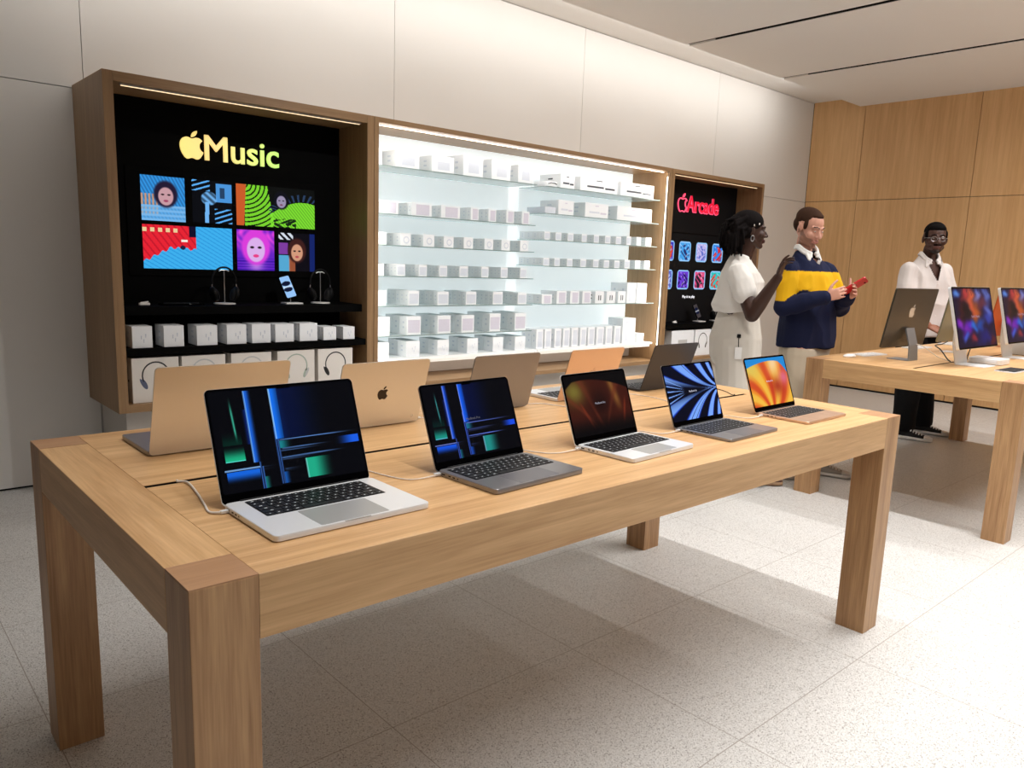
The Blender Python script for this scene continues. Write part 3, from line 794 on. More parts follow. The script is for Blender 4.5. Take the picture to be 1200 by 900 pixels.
# ------------------------------------------------------------------ wall cabinets
YC = 3.353
def cabinet(label, x0, x1, z0, z1, t, yback, mats, back_mat, back_name, led, led_len=None, tin=None):
    root = thing('wall_cabinet', label, 'cabinet', (x0, YC, 0), 0, 'oak wall cabinets')
    w = x1 - x0; dp = YW - 0.001 - YC; mX, mZ = mats
    tin = tin or t
    MB().box(0, t, 0, dp, z0, z1, b=.001).build('side_panel', mZ, root)
    MB().box(w - t, w, 0, dp, z0, z1, b=.001).build('side_panel', mZ, root)
    MB().box(t + .0005, w - t - .0005, 0, dp, z1 - t, z1, b=.001).build('top_panel', mX, root)
    MB().box(t + .0005, w - t - .0005, 0, dp, z0, z0 + t * .9, b=.001).build('bottom_panel', mX, root)
    MB().box(t + .001, w - t - .001, yback - YC, yback - YC + .02, z0 + t, z1 - t - .001).build(back_name, back_mat, root)
    return root, w, t, dp
# music bay
T1 = .05
c1, w1, _, dp1 = cabinet('black-lined oak cabinet with the Music sign, leftmost of the three', .765, 2.357, .512, 2.308, T1, 3.722, (oakCabX, oakCabZ), black_shelf, 'back_panel', None)
def led_bar(root, x0, x1, y, z, mat, r=.006):
    o = MB().box(x0 - .004, x1 + .004, y - .010, y + .010, z - .003, z + .004).build('led_channel', steel, root)
    MB().box(x0, x1, y - r, y + r, z - .006, z - .0031).build('led_strip', mat, o)
led_bar(c1, T1 + .05, w1 - T1 - .03, .05, 2.308 - T1 - .0045, led_warm, .0025)
bsl = T1 + .001
MB().box(bsl, w1 - T1 - .001, 3.418 - YC, 3.7215 - YC, 1.045, 1.093, b=.001).build('black_shelf', black_shelf, c1)
MB().box(bsl, w1 - T1 - .001, 3.368 - YC, 3.7215 - YC, .826, .866, b=.001).build('black_shelf', black_shelf, c1)
sign = thing('wall_sign', 'glowing yellow-green Music sign with a fruit logo', 'sign', (1.26, 3.7215, 1.95))
def grad_mat():
    m, nt, b = newmat('gradient_sign')
    tc = nt.nodes.new('ShaderNodeTexCoord'); sp = nt.nodes.new('ShaderNodeSeparateXYZ')
    nt.links.new(tc.outputs['Object'], sp.inputs[0])
    cr = nt.nodes.new('ShaderNodeValToRGB')
    cr.color_ramp.elements[0].position = 0.0; cr.color_ramp.elements[0].color = srgb(250, 226, 130)
    cr.color_ramp.elements[1].position = 0.62; cr.color_ramp.elements[1].color = srgb(190, 246, 120)
    e = cr.color_ramp.elements.new(0.2); e.color = srgb(250, 214, 140)
    nt.links.new(sp.outputs[0], cr.inputs[0]); nt.links.new(cr.outputs[0], b.inputs['Emission Color'])
    nt.links.new(cr.outputs[0], b.inputs['Base Color'])
    b.inputs['Emission Strength'].default_value = 0.85; return m
gm = grad_mat()
fruit_logo('logo', .165, .012, gm, sign, at_front(.066, 0, .082))
lettering('letters', 'Music', .20, .012, gm, sign, at_front(.142, -.006, 0.004), bold=.0022, width=.468)

def stripes(U, V, f, a): return .5 + .5 * np.sin(f * (U * math.cos(a) + V * math.sin(a)) * 2 * PI)
def face(c, U, V, x, y, rx, ry, sk, hair, lips=(170, 60, 70)):
    k = smooth01(1.25 - np.sqrt(((U - x) / (rx * 1.45)) ** 2 + ((V - y - ry * .12) / (ry * 1.35)) ** 2), 0, .3)
    c = mixc(c, hair, k)
    c = mixc(c, sk, smooth01(1.1 - np.sqrt(((U - x) / rx) ** 2 + ((V - y + ry * .12) / ry) ** 2), 0, .18))
    for sx in (-1, 1):
        c = mixc(c, (30, 20, 24), smooth01(1.2 - np.sqrt(((U - x - sx * rx * .42) / (rx * .24)) ** 2 + ((V - y - ry * .08) / (ry * .1)) ** 2), 0, .5))
    c = mixc(c, lips, smooth01(1.2 - np.sqrt(((U - x) / (rx * .32)) ** 2 + ((V - y + ry * .62) / (ry * .13)) ** 2), 0, .4))
    return c
def art_a(U, V):
    c = solid(U, (52, 150, 226)); c = mixc(c, (16, 46, 90), stripes(U, V, 14, .5) * .4)
    c = mixc(c, (214, 150, 110), stripes(U, V, 12, 0) * (U < .38) * (V < .6) * (V > .1))
    c = mixc(c, (120, 180, 230), (V < .35) * (.5 + .5 * stripes(U, V, 10, PI / 2)))
    return face(c, U, V, .56, .58, .17, .2, (196, 152, 160), (34, 26, 50), (160, 70, 100))
def art_b(U, V):
    c = solid(U, (6, 8, 14)); s = stripes(U, V, 9, 1.9)
    c = mixc(c, (90, 170, 240), (s > .75) * ((V > .75) & (U < .45) | (U > .55) & (V < .35)).astype(float))
    c = mixc(c, (80, 160, 236), ((U > .6) & (V > .5) & (V < .95)).astype(float) * .9)
    c = mixc(c, (20, 30, 50), ((U > .7) & (U < .82) & (V > .6) & (V < .85)).astype(float) * .7)
    c = mixc(c, (110, 176, 236), smooth01(1.1 - np.sqrt(((U - .42) / .2) ** 2 + ((V - .58) / .16) ** 2), 0, .2) * (.4 + .6 * stripes(U, V, 8, .9)))
    c = mixc(c, (110, 176, 236), ((np.abs(U - .36 - (V - .2) * .05) < .05) & (V < .5)).astype(float))
    return c
def art_c(U, V):
    c = solid(U, (10, 12, 10)); r = np.hypot((U - .1) * 1.9, V - 1.0)
    c = mixc(c, (118, 206, 44), (np.sin(r * 60 + 4 * U) > -.5) * (U > .1) * (U < .48 - .1 * V).astype(float))
    d = V - .66 + 1.9 * (U - .85) ** 2
    c = mixc(c, (128, 226, 50), (d < 0).astype(float) * (U > .42) * (.75 + .25 * stripes(U, V, 26, .4)))
    c = mixc(c, (20, 40, 16), ((V < .22) & (U > .45) & (U < .75)).astype(float) * (noise_grid(U, V, 18) > .5))
    c = mixc(c, (40, 60, 90), (np.sin(np.arctan2(V - .3, U - .8) * 40) > .4) * (d > 0.02) * (d < .2) * (U > .4))
    c = mixc(c, (196, 88, 40), (U < .09 + .03 * V).astype(float))
    return face(c, U, V, .56, .66, .06, .15, (150, 140, 170), (14, 14, 24), (120, 60, 90))
def noise_grid(U, V, f): return .5 + .5 * np.sin(U * f * 2.3 + 3 * np.sin(V * f)) * np.cos(V * f * 1.7 + 2 * np.sin(U * f * .8))
def art_d(U, V):
    c = solid(U, (60, 172, 232)); c = mixc(c, (24, 120, 200), (stripes(U, V, 16, .3 + .4 * 1) > .85) * .5)
    edge = .16 + 1.1 * U - 1.2 * np.maximum(0, U - .30) + .03 * np.sin(U * 70)
    red = (V > edge) & (U < .58)
    c = mixc(c, (226, 34, 50), red.astype(float)); c = mixc(c, (180, 20, 40), (red & (stripes(U, V, 14, .35) > .8)).astype(float) * .7)
    c = mixc(c, (230, 200, 150), (red & (V > .84) & (V < .94) & (stripes(U, V, 12, 0) > .5) & (U < .38)).astype(float))
    c = mixc(c, (16, 12, 40), ((V > .75) & (U > .5) & (U < .58)).astype(float))
    c = mixc(c, (240, 230, 220), ((np.abs(U - .45) < .035) & (np.abs(V - .66) < .03)).astype(float))
    c = mixc(c, (30, 30, 60), (np.hypot(U - .43, (V - .5) * .6) < .03).astype(float))
    return c
def art_e(U, V):
    c = solid(U, (96, 34, 190)); c = mixc(c, (236, 70, 220), noise_grid(U, V, 9) * smooth01(V, .3, .9))
    c = mixc(c, (60, 20, 160), (stripes(U, V, 14, PI / 2) > .6) * (V < .3))
    c = mixc(c, (220, 160, 240), np.exp(-(((U - .5) / .2) ** 2 + ((V - .12) / .14) ** 2)) * .7)
    return face(c, U, V, .5, .55, .24, .3, (214, 172, 230), (214, 60, 214), (226, 60, 130))
def art_f(U, V):
    c = solid(U, (10, 8, 16)); c = mixc(c, (90, 180, 226), ((U < .3) & (V < .42)).astype(float) * .9)
    c = mixc(c, (150, 70, 190), ((U < .25) & (V > .45) & (V < .75)).astype(float) * .8)
    c = mixc(c, (206, 214, 226), ((U < .4) & (V > .82) & (stripes(U, V, 8, .8) > .5)).astype(float))
    c = mixc(c, (20, 40, 120), (U > .86).astype(float) * .8); c = mixc(c, (180, 96, 60), ((U > .28) & (U < .45) & (V < .4)).astype(float) * .8)
    return face(c, U, V, .5, .52, .16, .22, (206, 150, 120), (60, 28, 26), (180, 70, 80))
vw = thing('video_wall', 'black video wall showing six colourful portrait and pattern tiles', 'screen', (1.57, 3.7215, 1.565))
MB().box(-.62, .62, -.010, -.0005, -.31, .31, b=.001).build('screen_panel', black_shelf, vw)
for nm, x0, x1, z0, z1, fn, lb in (('picture_tile', 1.028, 1.275, 1.575, 1.832, art_a, 'blue tile with a dark-haired face'), ('picture_tile', 1.317, 1.557, 1.580, 1.832, art_b, 'black and pale blue tile'), ('picture_tile', 1.585, 2.115, 1.578, 1.832, art_c, 'bright green wide tile'),
                               ('picture_tile', 1.028, 1.553, 1.297, 1.552, art_d, 'red and sky blue wide tile'), ('picture_tile', 1.583, 1.828, 1.297, 1.552, art_e, 'purple and pink face tile'), ('picture_tile', 1.859, 2.113, 1.297, 1.545, art_f, 'tile with a brown-haired face')):
    w = x1 - x0
    o = picture(nm, w, z1 - z0, fn, int(w * 300), int((z1 - z0) * 300), vw, pic_wall, at_front((x0 + x1) / 2 - 1.57, -.0106, z0 - 1.565)); o['label'] = lb

# headphones and phone on the upper black shelf
def headphones(label, x, y, z, s=1.0, cup=None):
    t = thing('headphones', label, 'headphones', (x, y, z), D(8), 'over-ear headphones on stands')
    arc = [Vector((.078 * math.cos(a), 0, .135 + .088 * math.sin(a))) for a in np.linspace(-.15, PI + .15, 22)]
    MB().tube(arc, .0055, 8).build('headband', blackm, t, True)
    for sx in (-1, 1):
        MB().tube([(sx * .078, 0, .125), (sx * .080, 0, .10), (sx * .070, 0, .085)], .003, 8).build('slider_arm', steel, t, True)
        MB().ell((sx * .070, 0, .062), (.020, .036, .046), n=14, R=Matrix.Rotation(sx * .22, 3, 'Y')).build('ear_cup', cup or blackm, t, True)
        MB().ell((sx * .052, 0, .058), (.010, .030, .038), n=12, R=Matrix.Rotation(sx * .22, 3, 'Y')).build('ear_cushion', rubber, t, True)
    return t
def hp_stand(label, x, y, z):
    t = thing('headphone_stand', label, 'stand', (x, y, z), 0, 'headphone stands')
    MB().lathe([(.062, 0), (.064, .003), (.062, .007), (.02, .008)], 28).build('base', white_plastic, t, True)
    MB().tube([(0, 0, .007), (0, 0, .206)], .0028, 10).build('post', steel, t, True)
    MB().tube([(-.03, 0, .199), (-.015, 0, .206), (.015, 0, .206), (.03, 0, .199)], .003, 8).build('cradle', steel, t, True)
    return t
for x, l in ((1.438, 'left'), (2.075, 'right')):
    hp_stand('round white stand under the %s pair of headphones in the music cabinet' % l, x, 3.56, 1.0935)
    headphones('black headphones hanging on the %s stand in the music cabinet' % l, x, 3.56, 1.0935)
def phone_stand(label, x, y, z, tone):
    t = thing('phone_stand', 'flat-based stand ' + label, 'stand', (x, y, z), 0, 'phone stands')
    MB().prism(rrect(-.06, .06, -.045, .045, .01, 4), 0, .008, 0, inset=.001).build('base', white_plastic, t, True)
    MB().tube([(0, .02, .007), (0, .025, .09)], .003, 8).build('post', steel, t, True)
    p = thing('phone', 'phone ' + label, 'phone', (x, y, z), 0, 'phones on stands')
    TT = Matrix.Translation((0, -.004, .040)) @ Matrix.Rotation(D(-20), 4, 'X') @ Matrix.Rotation(D(-14), 4, 'Y') @ FACE_FRONT
    MB().prism(rrect(-.037, .037, 0, .148, .012, 5), -.008, 0, 0, M=TT).build('body', gloss_black, p, True)
    def fn(U, V):
        c = solid(U, tone); 
        for y0 in (.66, .38): c = mixc(c, (10, 20, 50), smooth01(1.15 - np.sqrt(((U - .45) / .42) ** 2 + ((V - y0) / .10) ** 2), 0, .15))
        return mixc(c, (230, 240, 255), np.exp(-((V - .5) / .04) ** 2) * .7)
    picture('display_picture', .068, .140, fn, 20, 40, p, pic_mat, TT @ Matrix.Translation((0, .004, .0004)), .008)
phone_stand('with a light blue glowing screen in the music cabinet', 1.865, 3.54, 1.0935, (150, 196, 246))
def earbud_case(label, x, y, z):
    t = thing('earbud_case', label, 'earphones', (x, y, z), 0, 'earbud cases')
    MB().prism(rrect(-.03, .03, -.012, .012, .011, 5), 0, .012, 0, inset=.002).build('case', white_plastic, t, True)
    MB().tube([(-.02, 0, .012), (.022, .0, .018)], .004, 8).build('lid', white_plastic, t, True)
earbud_case('small white earbud case at the left end of the black shelf', .975, 3.55, 1.0935)
t = thing('charging_pad', 'low black charging pad lying left of the headphones', 'charger', (1.17, 3.52, 1.0935))
MB().prism(rrect(-.12, .12, -.05, .05, .02, 5), 0, .010, 0, inset=.002).build('pad', gloss_black, t, True)
MB().tube([(-.10, .0, .0105), (.10, 0, .0105)], .003, 8).build('centre_ridge', blackm, t, True)

# printed headphone picture on a carton
def carton_print(mb, cx, z0, z1, col, yf):
    r = (z1 - z0) * .30; cz = z0 + (z1 - z0) * .60
    for k in range(-2, 16):
        a0, a1 = PI * k / 14, PI * (k + 1) / 14
        v = [(cx + rr * math.cos(a), yf, cz + rr * 1.05 * math.sin(a)) for a, rr in ((a0, r), (a1, r), (a1, r * .90), (a0, r * .90))]
        mb.add(v, [(0, 1, 2, 3)], col[0])
    for sx in (-1, 1):
        for (dx, dz, rx, rz, mi, dy) in ((.84, -.62, .17, .42, col[1], 0), (.98, -.55, .10, .40, col[2], -.0001)):
            ring = []
            for k in range(16):
                a = 2 * PI * k / 16; px, pz = r * rx * math.cos(a), r * rz * math.sin(a); tl = -sx * .42
                ring.append((cx + sx * r * dx * .98 + px * math.cos(tl) + pz * math.sin(tl) * -1, yf + dy, cz + r * dz + pz * math.cos(tl) - px * math.sin(tl) * -1))
            mb.add(ring, [tuple(range(16))], mi)
card_beige = plain('card_box_front', srgb(236, 230, 222), .6, noise_amt=.01)
p_black = plain('print_black', srgb(26, 26, 28), .5); p_blue = plain('print_slate_blue', srgb(96, 104, 130), .5); p_green = plain('print_pale_green', srgb(170, 184, 170), .5); p_silver = plain('print_silver', srgb(200, 200, 198), .5)
HPX = [.847, 1.115, 1.400, 1.690, 1.965]
hp_desc = ['slate blue headphones, leftmost in the bottom row', 'silver headphones, second in the bottom row', 'silver headphones, third in the bottom row', 'pale green headphones, fourth in the bottom row', 'black headphones, rightmost in the bottom row']
hp_cols = [(p_black, p_blue, p_blue), (p_silver, p_silver, p_silver), (p_silver, p_silver, p_silver), (p_green, p_green, p_silver), (p_black, p_black, p_black)]
for i, x in enumerate(HPX):
    w = .25; z0 = .512 + T1 * .9 + .001; h = .252
    o = thing('headphone_box', 'white carton printed with ' + hp_desc[i], 'box', (x, 3.385, z0), 0, 'headphone cartons in the music cabinet')
    mb = MB().box(0, w, 0, .20, 0, h, b=.001); carton_print(mb, w / 2, 0, h, (1, 2, 3), -.0004)
    mb.box(-.0004, .001, .06, .075, h * .45, h * .5, 1)
    mb.build('carton', [card_beige] + list(hp_cols[i]), o)
    MB().box(w * .2, w * .8, .02, .12, h - .0002, h + .0006).build('top_seal', white_plastic, o)

# ---------------------------------------------------------------- small product cartons
def carton_proto(name, w, d, h, pmat, pshape, side=True):
    """front at y=0; printed picture on front, small marks on the left side"""
    mb = MB().box(0, w, 0, d, 0, h, b=min(.0012, h * .03))
    y = -.0003
    if pshape == 'rect':
        mb.box(w * .26, w * .80, y, .001, h * .16, h * .66, 1); mb.box(w * .12, w * .4, y, .001, h * .80, h * .86, 2)
    elif pshape == 'wide':
        mb.box(w * .18, w * .62, y, .001, h * .30, h * .42, 2); mb.box(w * .66, w * .92, y, .001, h * .26, h * .38, 1); mb.box(w * .42, w * .58, y, .001, h * .78, h * .84, 1)
    elif pshape == 'circle':
        ro, ri = h * .30, h * .20; cx, cz = w * .55, h * .46
        for k in range(16):
            a0, a1 = 2 * PI * k / 16, 2 * PI * (k + 1) / 16
            mb.add([(cx + r * math.cos(a), y, cz + r * math.sin(a)) for a, r in ((a0, ro), (a1, ro), (a1, ri), (a0, ri))], [(0, 1, 2, 3)], 1)
    elif pshape == 'fill':
        mb.box(w * .08, w * .92, y, .001, h * .12, h * .80, 1)
    elif pshape == 'buds':
        for dx, dz in ((-.10, .06), (.12, .14), (.02, -.10)):
            cx, cz = w * .55 + dx * w, h * .48 + dz * h
            mb.add([(cx + w * .035 * math.cos(a * PI / 5), y, cz + w * .05 * math.sin(a * PI / 5)) for a in range(10)], [tuple(range(10))], 2)
            mb.box(cx - w * .012, cx + w * .012, y, .001, cz - h * .14, cz, 1)
    elif pshape == 'bars':
        mb.box(w * .36, w * .46, y, .001, h * .25, h * .66, 2); mb.box(w * .58, w * .68, y, .001, h * .25, h * .66, 2)
    elif pshape == 'stripe':
        mb.box(w * .22, w * .88, y, .001, h * .08, h * .88, 1)
    if side:
        for zz in (.35, .62): mb.box(-.0003, .001, d * .38, d * .60, h * zz, h * (zz + .10), 2)
    return mb
PROTO = {}
def carton(name, label, w, d, h, shape, pm, loc, group):
    key = (name, round(w, 2), round(d, 2), round(h, 2), shape, pm.name)
    if key not in PROTO:
        o = carton_proto(name, w, d, h, pm, shape).build(name, [box_white, pm, print_soft if pm is not print_dark else print_dark], None); PROTO[key] = o
        src = o
    else:
        o = PROTO[key].copy(); C.objects.link(o)
    o.location = loc; o.parent = None
    return tag(o, label, 'box', group)
ORD = ['first', 'second', 'third', 'fourth', 'fifth', 'sixth', 'seventh', 'eighth', 'ninth', 'tenth', 'eleventh', 'twelfth']
# nine earphone cartons on the lower black shelf
for i, (x, w, h) in enumerate([(.857, .105, .12), (1.022, .11, .12), (1.204, .118, .116), (1.378, .118, .116), (1.531, .118, .116), (1.679, .122, .112), (1.840, .122, .112), (2.004, .092, .085), (2.146, .085, .082)]):
    small = i >= 7
    carton('earphone_box', 'white earphone carton, %s from the left in the black cabinet row' % ORD[i], w, .035 if i >= 5 else .15, h, 'buds', print_grey, (x, 3.385, .8665), 'earphone cartons in the music cabinet')
    if i >= 5:
        for k in range(1, 4):
            carton('earphone_box', 'white carton queued behind the %s carton of the black cabinet row' % ORD[i], w, .035, h, 'buds', print_grey, (x, 3.385 + .038 * k, .8665), 'earphone cartons queued behind carton %d' % (i + 1))

# ---------------------------------------------------------------- bright centre bay
T2 = .032
c2, w2, _, dp2 = cabinet('bright white-backed oak cabinet full of white cartons, middle of the three', 2.360, 5.488, .512, 2.308, T2, 3.80, (oakCabX, oakCabZ), panel_glow, 'glow_back_panel', None)
led_bar(c2, T2 + .03, w2 - T2 - .03, .055, 2.308 - T2 - .0045, led_bright, .003)
for sg, xx in ((1, T2 + .004), (-1, w2 - T2 - .004)):
    ch = MB().box(xx - .0035, xx + .0035, .016, .034, .62, 2.24).build('led_channel', steel, c2)
    MB().box(min(xx + sg * .0036, xx + sg * .0062), max(xx + sg * .0036, xx + sg * .0062), .021, .028, .63, 2.23).build('led_strip', led_bright, ch)
MB().box(T2 + .001, w2 - T2 - .001, .37, .425, .545, .64).build('service_panel', plain('grey_service_panel', srgb(196, 184, 176), .7), c2)
SHL = [2.024, 1.708, 1.497, 1.285, 1.077, .866]; SHR = [2.025, 1.812, 1.601, 1.390, 1.077]
def shelf(label, x0, x1, z, grp):
    t = thing('glass_shelf', label, 'shelf', ((x0 + x1) / 2, 3.455, z), 0, grp); w = x1 - x0
    MB().box(-w / 2, w / 2, .0012, .342, -.007, 0).build('pane', glass, t)
    MB().box(-w / 2, w / 2, -.0012, .001, -.007, 0).build('polished_edge', glass_edge, t)
for i, z in enumerate(SHL): shelf('glass shelf, %s from the top of the left half of the lit bay' % ORD[i], 2.393, 3.90, z, 'glass shelves of the left half bay')
for i, z in enumerate(SHR): shelf('glass shelf, %s from the top of the right half of the lit bay' % ORD[i], 4.010, 5.455, z, 'glass shelves of the right half bay')
tray_m = plain('white_tray', srgb(240, 242, 242), .5)
def tray(label, x0, x1, z):
    t = thing('bottom_shelf', label, 'shelf', (x0, 3.44, z)); MB().box(0, x1 - x0, 0, .355, -.018, 0, b=.001).build('board', tray_m, t)
    MB().box(0, x1 - x0, .03, .05, -.045, -.0181).build('support_rail', tray_m, t)
tray('white bottom shelf of the left half of the lit bay', 2.393, 3.955, .706)
tray('white bottom shelf of the right half of the lit bay', 3.962, 5.455, .706)
ROWS = {
 ('left', 0, 2.0245, 'rect', 'grey', .17, 2): [(2.40, .09, .11), (2.597, .195, .112), (2.898, .195, .112), (3.178, .185, .147), (3.45, .185, .147), (3.716, .149, .134)],
 ('left', 1, 1.7085, 'stripe', 'lilac', .055, 5): [(2.471, .153, .087), (2.733, .171, .09), (2.986, .165, .085), (3.258, .075, .095), (3.429, .07, .095), (3.607, .08, .10), (3.769, .076, .105)],
 ('left', 2, 1.4975, 'circle', 'grey', .085, 3): [(2.445, .085, .085), (2.644, .09, .085), (2.835, .095, .085), (3.016, .088, .082), (3.198, .092, .083), (3.396, .088, .083), (3.566, .09, .081), (3.760, .09, .082)],
 ('left', 3, 1.2855, 'fill', 'grey', .045, 6): [(2.44, .07, .082), (2.615, .07, .081), (2.800, .07, .08), (2.981, .075, .08), (3.165, .08, .081), (3.375, .075, .083), (3.568, .075, .082), (3.770, .07, .082)],
 ('left', 4, 1.0775, 'fill', 'grey', .055, 5): [(2.44, .09, .105), (2.714, .091, .102), (2.968, .1, .099), (3.231, .1, .096), (3.496, .1, .096), (3.755, .093, .093)],
 ('left', 5, .8665, 'fill', 'lilac', .095, 3): [(2.44, .12, .133), (2.704, .12, .133), (2.972, .117, .13), (3.195, .118, .13), (3.47, .11, .140), (3.732, .12, .14)],
 ('left', 6, .7065, 'buds', 'grey', .12, 2): [(2.44, .115, .115), (2.701, .118, .115), (2.975, .105, .113), (3.255, .105, .112), (3.510, .105, .112), (3.741, .112, .11)],
 ('right', 0, 2.0255, 'wide', 'dark', .25, 1): [(4.178, .165, .113), (4.411, .47, .116), (4.922, .46, .12)],
 ('right', 1, 1.8125, 'wide', 'lilac', .22, 1): [(4.165, .18, .115), (4.484, .29, .12), (4.893, .48, .12)],
 ('right', 2, 1.6015, 'fill', 'grey', .075, 4): [(4.02, .064, .066), (4.148, .066, .064), (4.289, .07, .066), (4.458, .063, .070), (4.608, .063, .073), (4.754, .07, .075), (4.895, .07, .075), (5.039, .062, .076), (5.178, .062, .077), (5.31, .08, .077)],
 ('right', 3, 1.3905, 'fill', 'grey', .075, 4): [(4.02, .066, .061), (4.145, .065, .061), (4.293, .066, .063), (4.456, .072, .067), (4.615, .070, .071), (4.753, .070, .073), (4.893, .073, .075), (5.029, .073, .077), (5.177, .07, .079), (5.309, .08, .08)],
 ('right', 4, 1.0775, 'stripe', 'lilac', .10, 2): [(4.02, .115, .077), (4.192, .115, .107), (4.353, .108, .106), (4.502, .112, .106)],
 ('right', 4.5, 1.0775, 'bars', 'dark', .10, 2): [(4.664, .112, .106), (4.812, .118, .106), (4.965, .105, .106)],
 ('right', 4.7, 1.0775, 'stripe', 'grey', .10, 2): [(5.087, .125, .18), (5.227, .14, .182)],
 ('right', 5, .7065, 'stripe', 'grey', .06, 3): [(3.975, .078, .162), (4.07, .078, .162), (4.186, .078, .16), (4.288, .078, .162), (4.391, .08, .162), (4.497, .08, .162), (4.596, .085, .162), (4.706, .095, .162), (4.828, .09, .162), (4.944, .085, .162), (5.055, .18, .23), (5.271, .095, .083)],
}
PM = {'grey': print_soft, 'lilac': print_lilac, 'dark': print_dark}
shelf_word = lambda half, i: ('%s glass shelf' % ORD[int(i)]) if not (half == 'left' and i == 6 or half == 'right' and i == 5) else 'white bottom shelf'
counts = {}
for (half, i, z, shape, pm, d, n), items in ROWS.items():
    base = counts.get((half, int(i)), 0)
    for k, (x, w, h) in enumerate(items):
        sw_ = shelf_word(half, i)
        kk = base + k
        carton('product_box', 'white carton, %s front one from the left, %s, %s half bay' % (ORD[kk], sw_, half), w, d, h, shape, PM[pm], (x, 3.475, z), 'front cartons on the %s, %s half bay' % (sw_, half))
        for q in range(1, n):
            carton('product_box', 'white carton queued behind the %s front one, %s, %s half bay' % (ORD[kk], sw_, half), w, d, h, shape, PM[pm], (x, 3.475 + (d + .002) * q, z), 'cartons queued behind carton %d on the %s, %s half bay' % (kk + 1, sw_, half))
    counts[(half, int(i))] = base + len(items)
# low curved gadget at the left end of the right half bay's top shelf
t = thing('camera_gadget', 'low rounded white gadget box at the left end of the top right glass shelf', 'gadget', (4.02, 3.475, 2.0255))
MB().prism(rrect(0, .13, 0, .16, .02, 5), 0, .04, 0, inset=.006).build('case', box_white, t, True)
MB().tube([(.02, .0, .02), (.05, -.003, .03), (.09, -.003, .03), (.115, 0, .02)], .003, 6).build('carry_strap', print_dark, t, True)
t = thing('flat_carton', 'flat pale carton at the left end of the second right glass shelf', 'box', (4.016, 3.475, 1.8125))
MB().box(0, .12, 0, .22, 0, .052, b=.001).build('carton', print_soft, t); MB().box(.012, .108, .02, .2, .0515, .0526).build('lid_print', box_white, t)

# ---------------------------------------------------------------- arcade bay
T3 = .036
c3, w3, _, dp3 = cabinet('black-lined oak cabinet with the red Arcade sign, rightmost of the three', 5.491, 7.048, .512, 2.308, T3, 3.655, (oakCabX, oakCabZ), plain('dark_back', srgb(15, 15, 18), .7, spec=.15), 'back_panel', None)
led_bar(c3, T3 + .04, w3 - T3 - .03, .05, 2.308 - T3 - .0045, led_warm, .004)
MB().box(T3 + .001, w3 - T3 - .001, 3.38 - YC, 3.6545 - YC, .83, .874, b=.001).build('black_shelf', black_shelf, c3)
MB().box(T3 + .001, w3 - T3 - .001, 3.648 - YC, 3.6545 - YC, 1.758, 1.762).build('panel_joint', black_shelf, c3)
neon = emis('neon_red', srgb(255, 40, 90), 1.0); neon_edge = emis('neon_pink_edge', srgb(255, 84, 120), 1.0); neon_in = emis('neon_inner', srgb(214, 10, 50), .8)
s3 = thing('wall_sign', 'glowing red Arcade sign with an outlined fruit logo', 'sign', (5.98, 3.654, 1.955))
fruit_logo('logo', .185, .010, neon_edge, s3, at_front(.075, 0, .10), outline=.010)
lettering('letters_outline', 'Arcade', .20, .006, neon_edge, s3, at_front(.145, -.004, .02), bold=.006, width=.555, height=.165)
lettering('letters_fill', 'Arcade', .20, .006, neon_in, s3, at_front(.150, -.0105, .024), bold=.0015, width=.54, height=.157)
def icon(k):
    A = [((60, 60, 190), (220, 70, 50)), ((70, 160, 230), (40, 50, 110)), ((190, 180, 230), (96, 110, 200)), ((40, 130, 230), (206, 40, 40)), ((90, 100, 190), (190, 200, 240)), ((110, 60, 210), (40, 20, 100)), ((226, 80, 130), (40, 26, 40)), ((40, 190, 190), (210, 70, 50))][k]
    def fn(U, V):
        c = solid(U, (150, 200, 246)); ins = smooth01(np.minimum(np.minimum(U, 1 - U), np.minimum(V, 1 - V)), .05, .09)
        b_ = solid(U, A[0]); b_ = mixc(b_, A[1], smooth01(noise_grid(U + k, V - k * .3, 5 + k % 3), .45, .6) * smooth01(.5 - np.hypot(U - .5, (V - .42)), 0, .15))
        b_ = mixc(b_, (235, 235, 250), smooth01(noise_grid(U * .8 + 2 * k, V, 8), .8, .9) * .5)
        return c * (1 - ins[..., None]) + b_ * ins[..., None]
    return fn
icn = ['blue and red game tile', 'sky blue game tile', 'lilac game tile', 'bright blue tile with a red shape', 'slate blue and white game tile', 'violet game tile', 'pink tile with a dark shape', 'teal tile with a red shape']
for r, (z0, z1) in enumerate(((1.480, 1.678), (1.198, 1.392))):
    for q, x0 in enumerate((5.775, 6.050, 6.335, 6.620)):
        k = r * 4 + q; w = .195
        t = thing('icon_panel', '%s in the %s row under the Arcade sign' % (icn[k], ('upper', 'lower')[r]), 'screen', (x0 + w / 2, 3.6545, z0), 0, 'glowing game icon panels')
        MB().prism(rrect(-w / 2, w / 2, 0, z1 - z0, .035, 5), 0, .006, 0, M=FACE_FRONT).build('panel_body', blackm, t)
        picture('icon_picture', w, z1 - z0, icon(k), 44, 44, t, pic_wall, at_front(0, -.0064, 0), .035)
sl = thing('slogan', 'small white line of text under the game icons', 'sign', (6.165, 3.6545, 1.11))
lettering('letters', 'Play it to play', .05, .003, emis('white_text', srgb(230, 232, 240), .8), sl, at_front(0, -.0015, 0), width=.21)
headphones('black headphones in the cabinet with the red Arcade sign', 6.60, 3.53, .8745)
hp_stand('white stand under the headphones in the Arcade cabinet', 6.60, 3.53, .8745)
phone_stand('with a dim grey screen in the Arcade cabinet', 6.30, 3.52, .8745, (66, 60, 62))
earbud_case('small white earbud case at the left of the Arcade cabinet shelf', 5.86, 3.50, .8745)
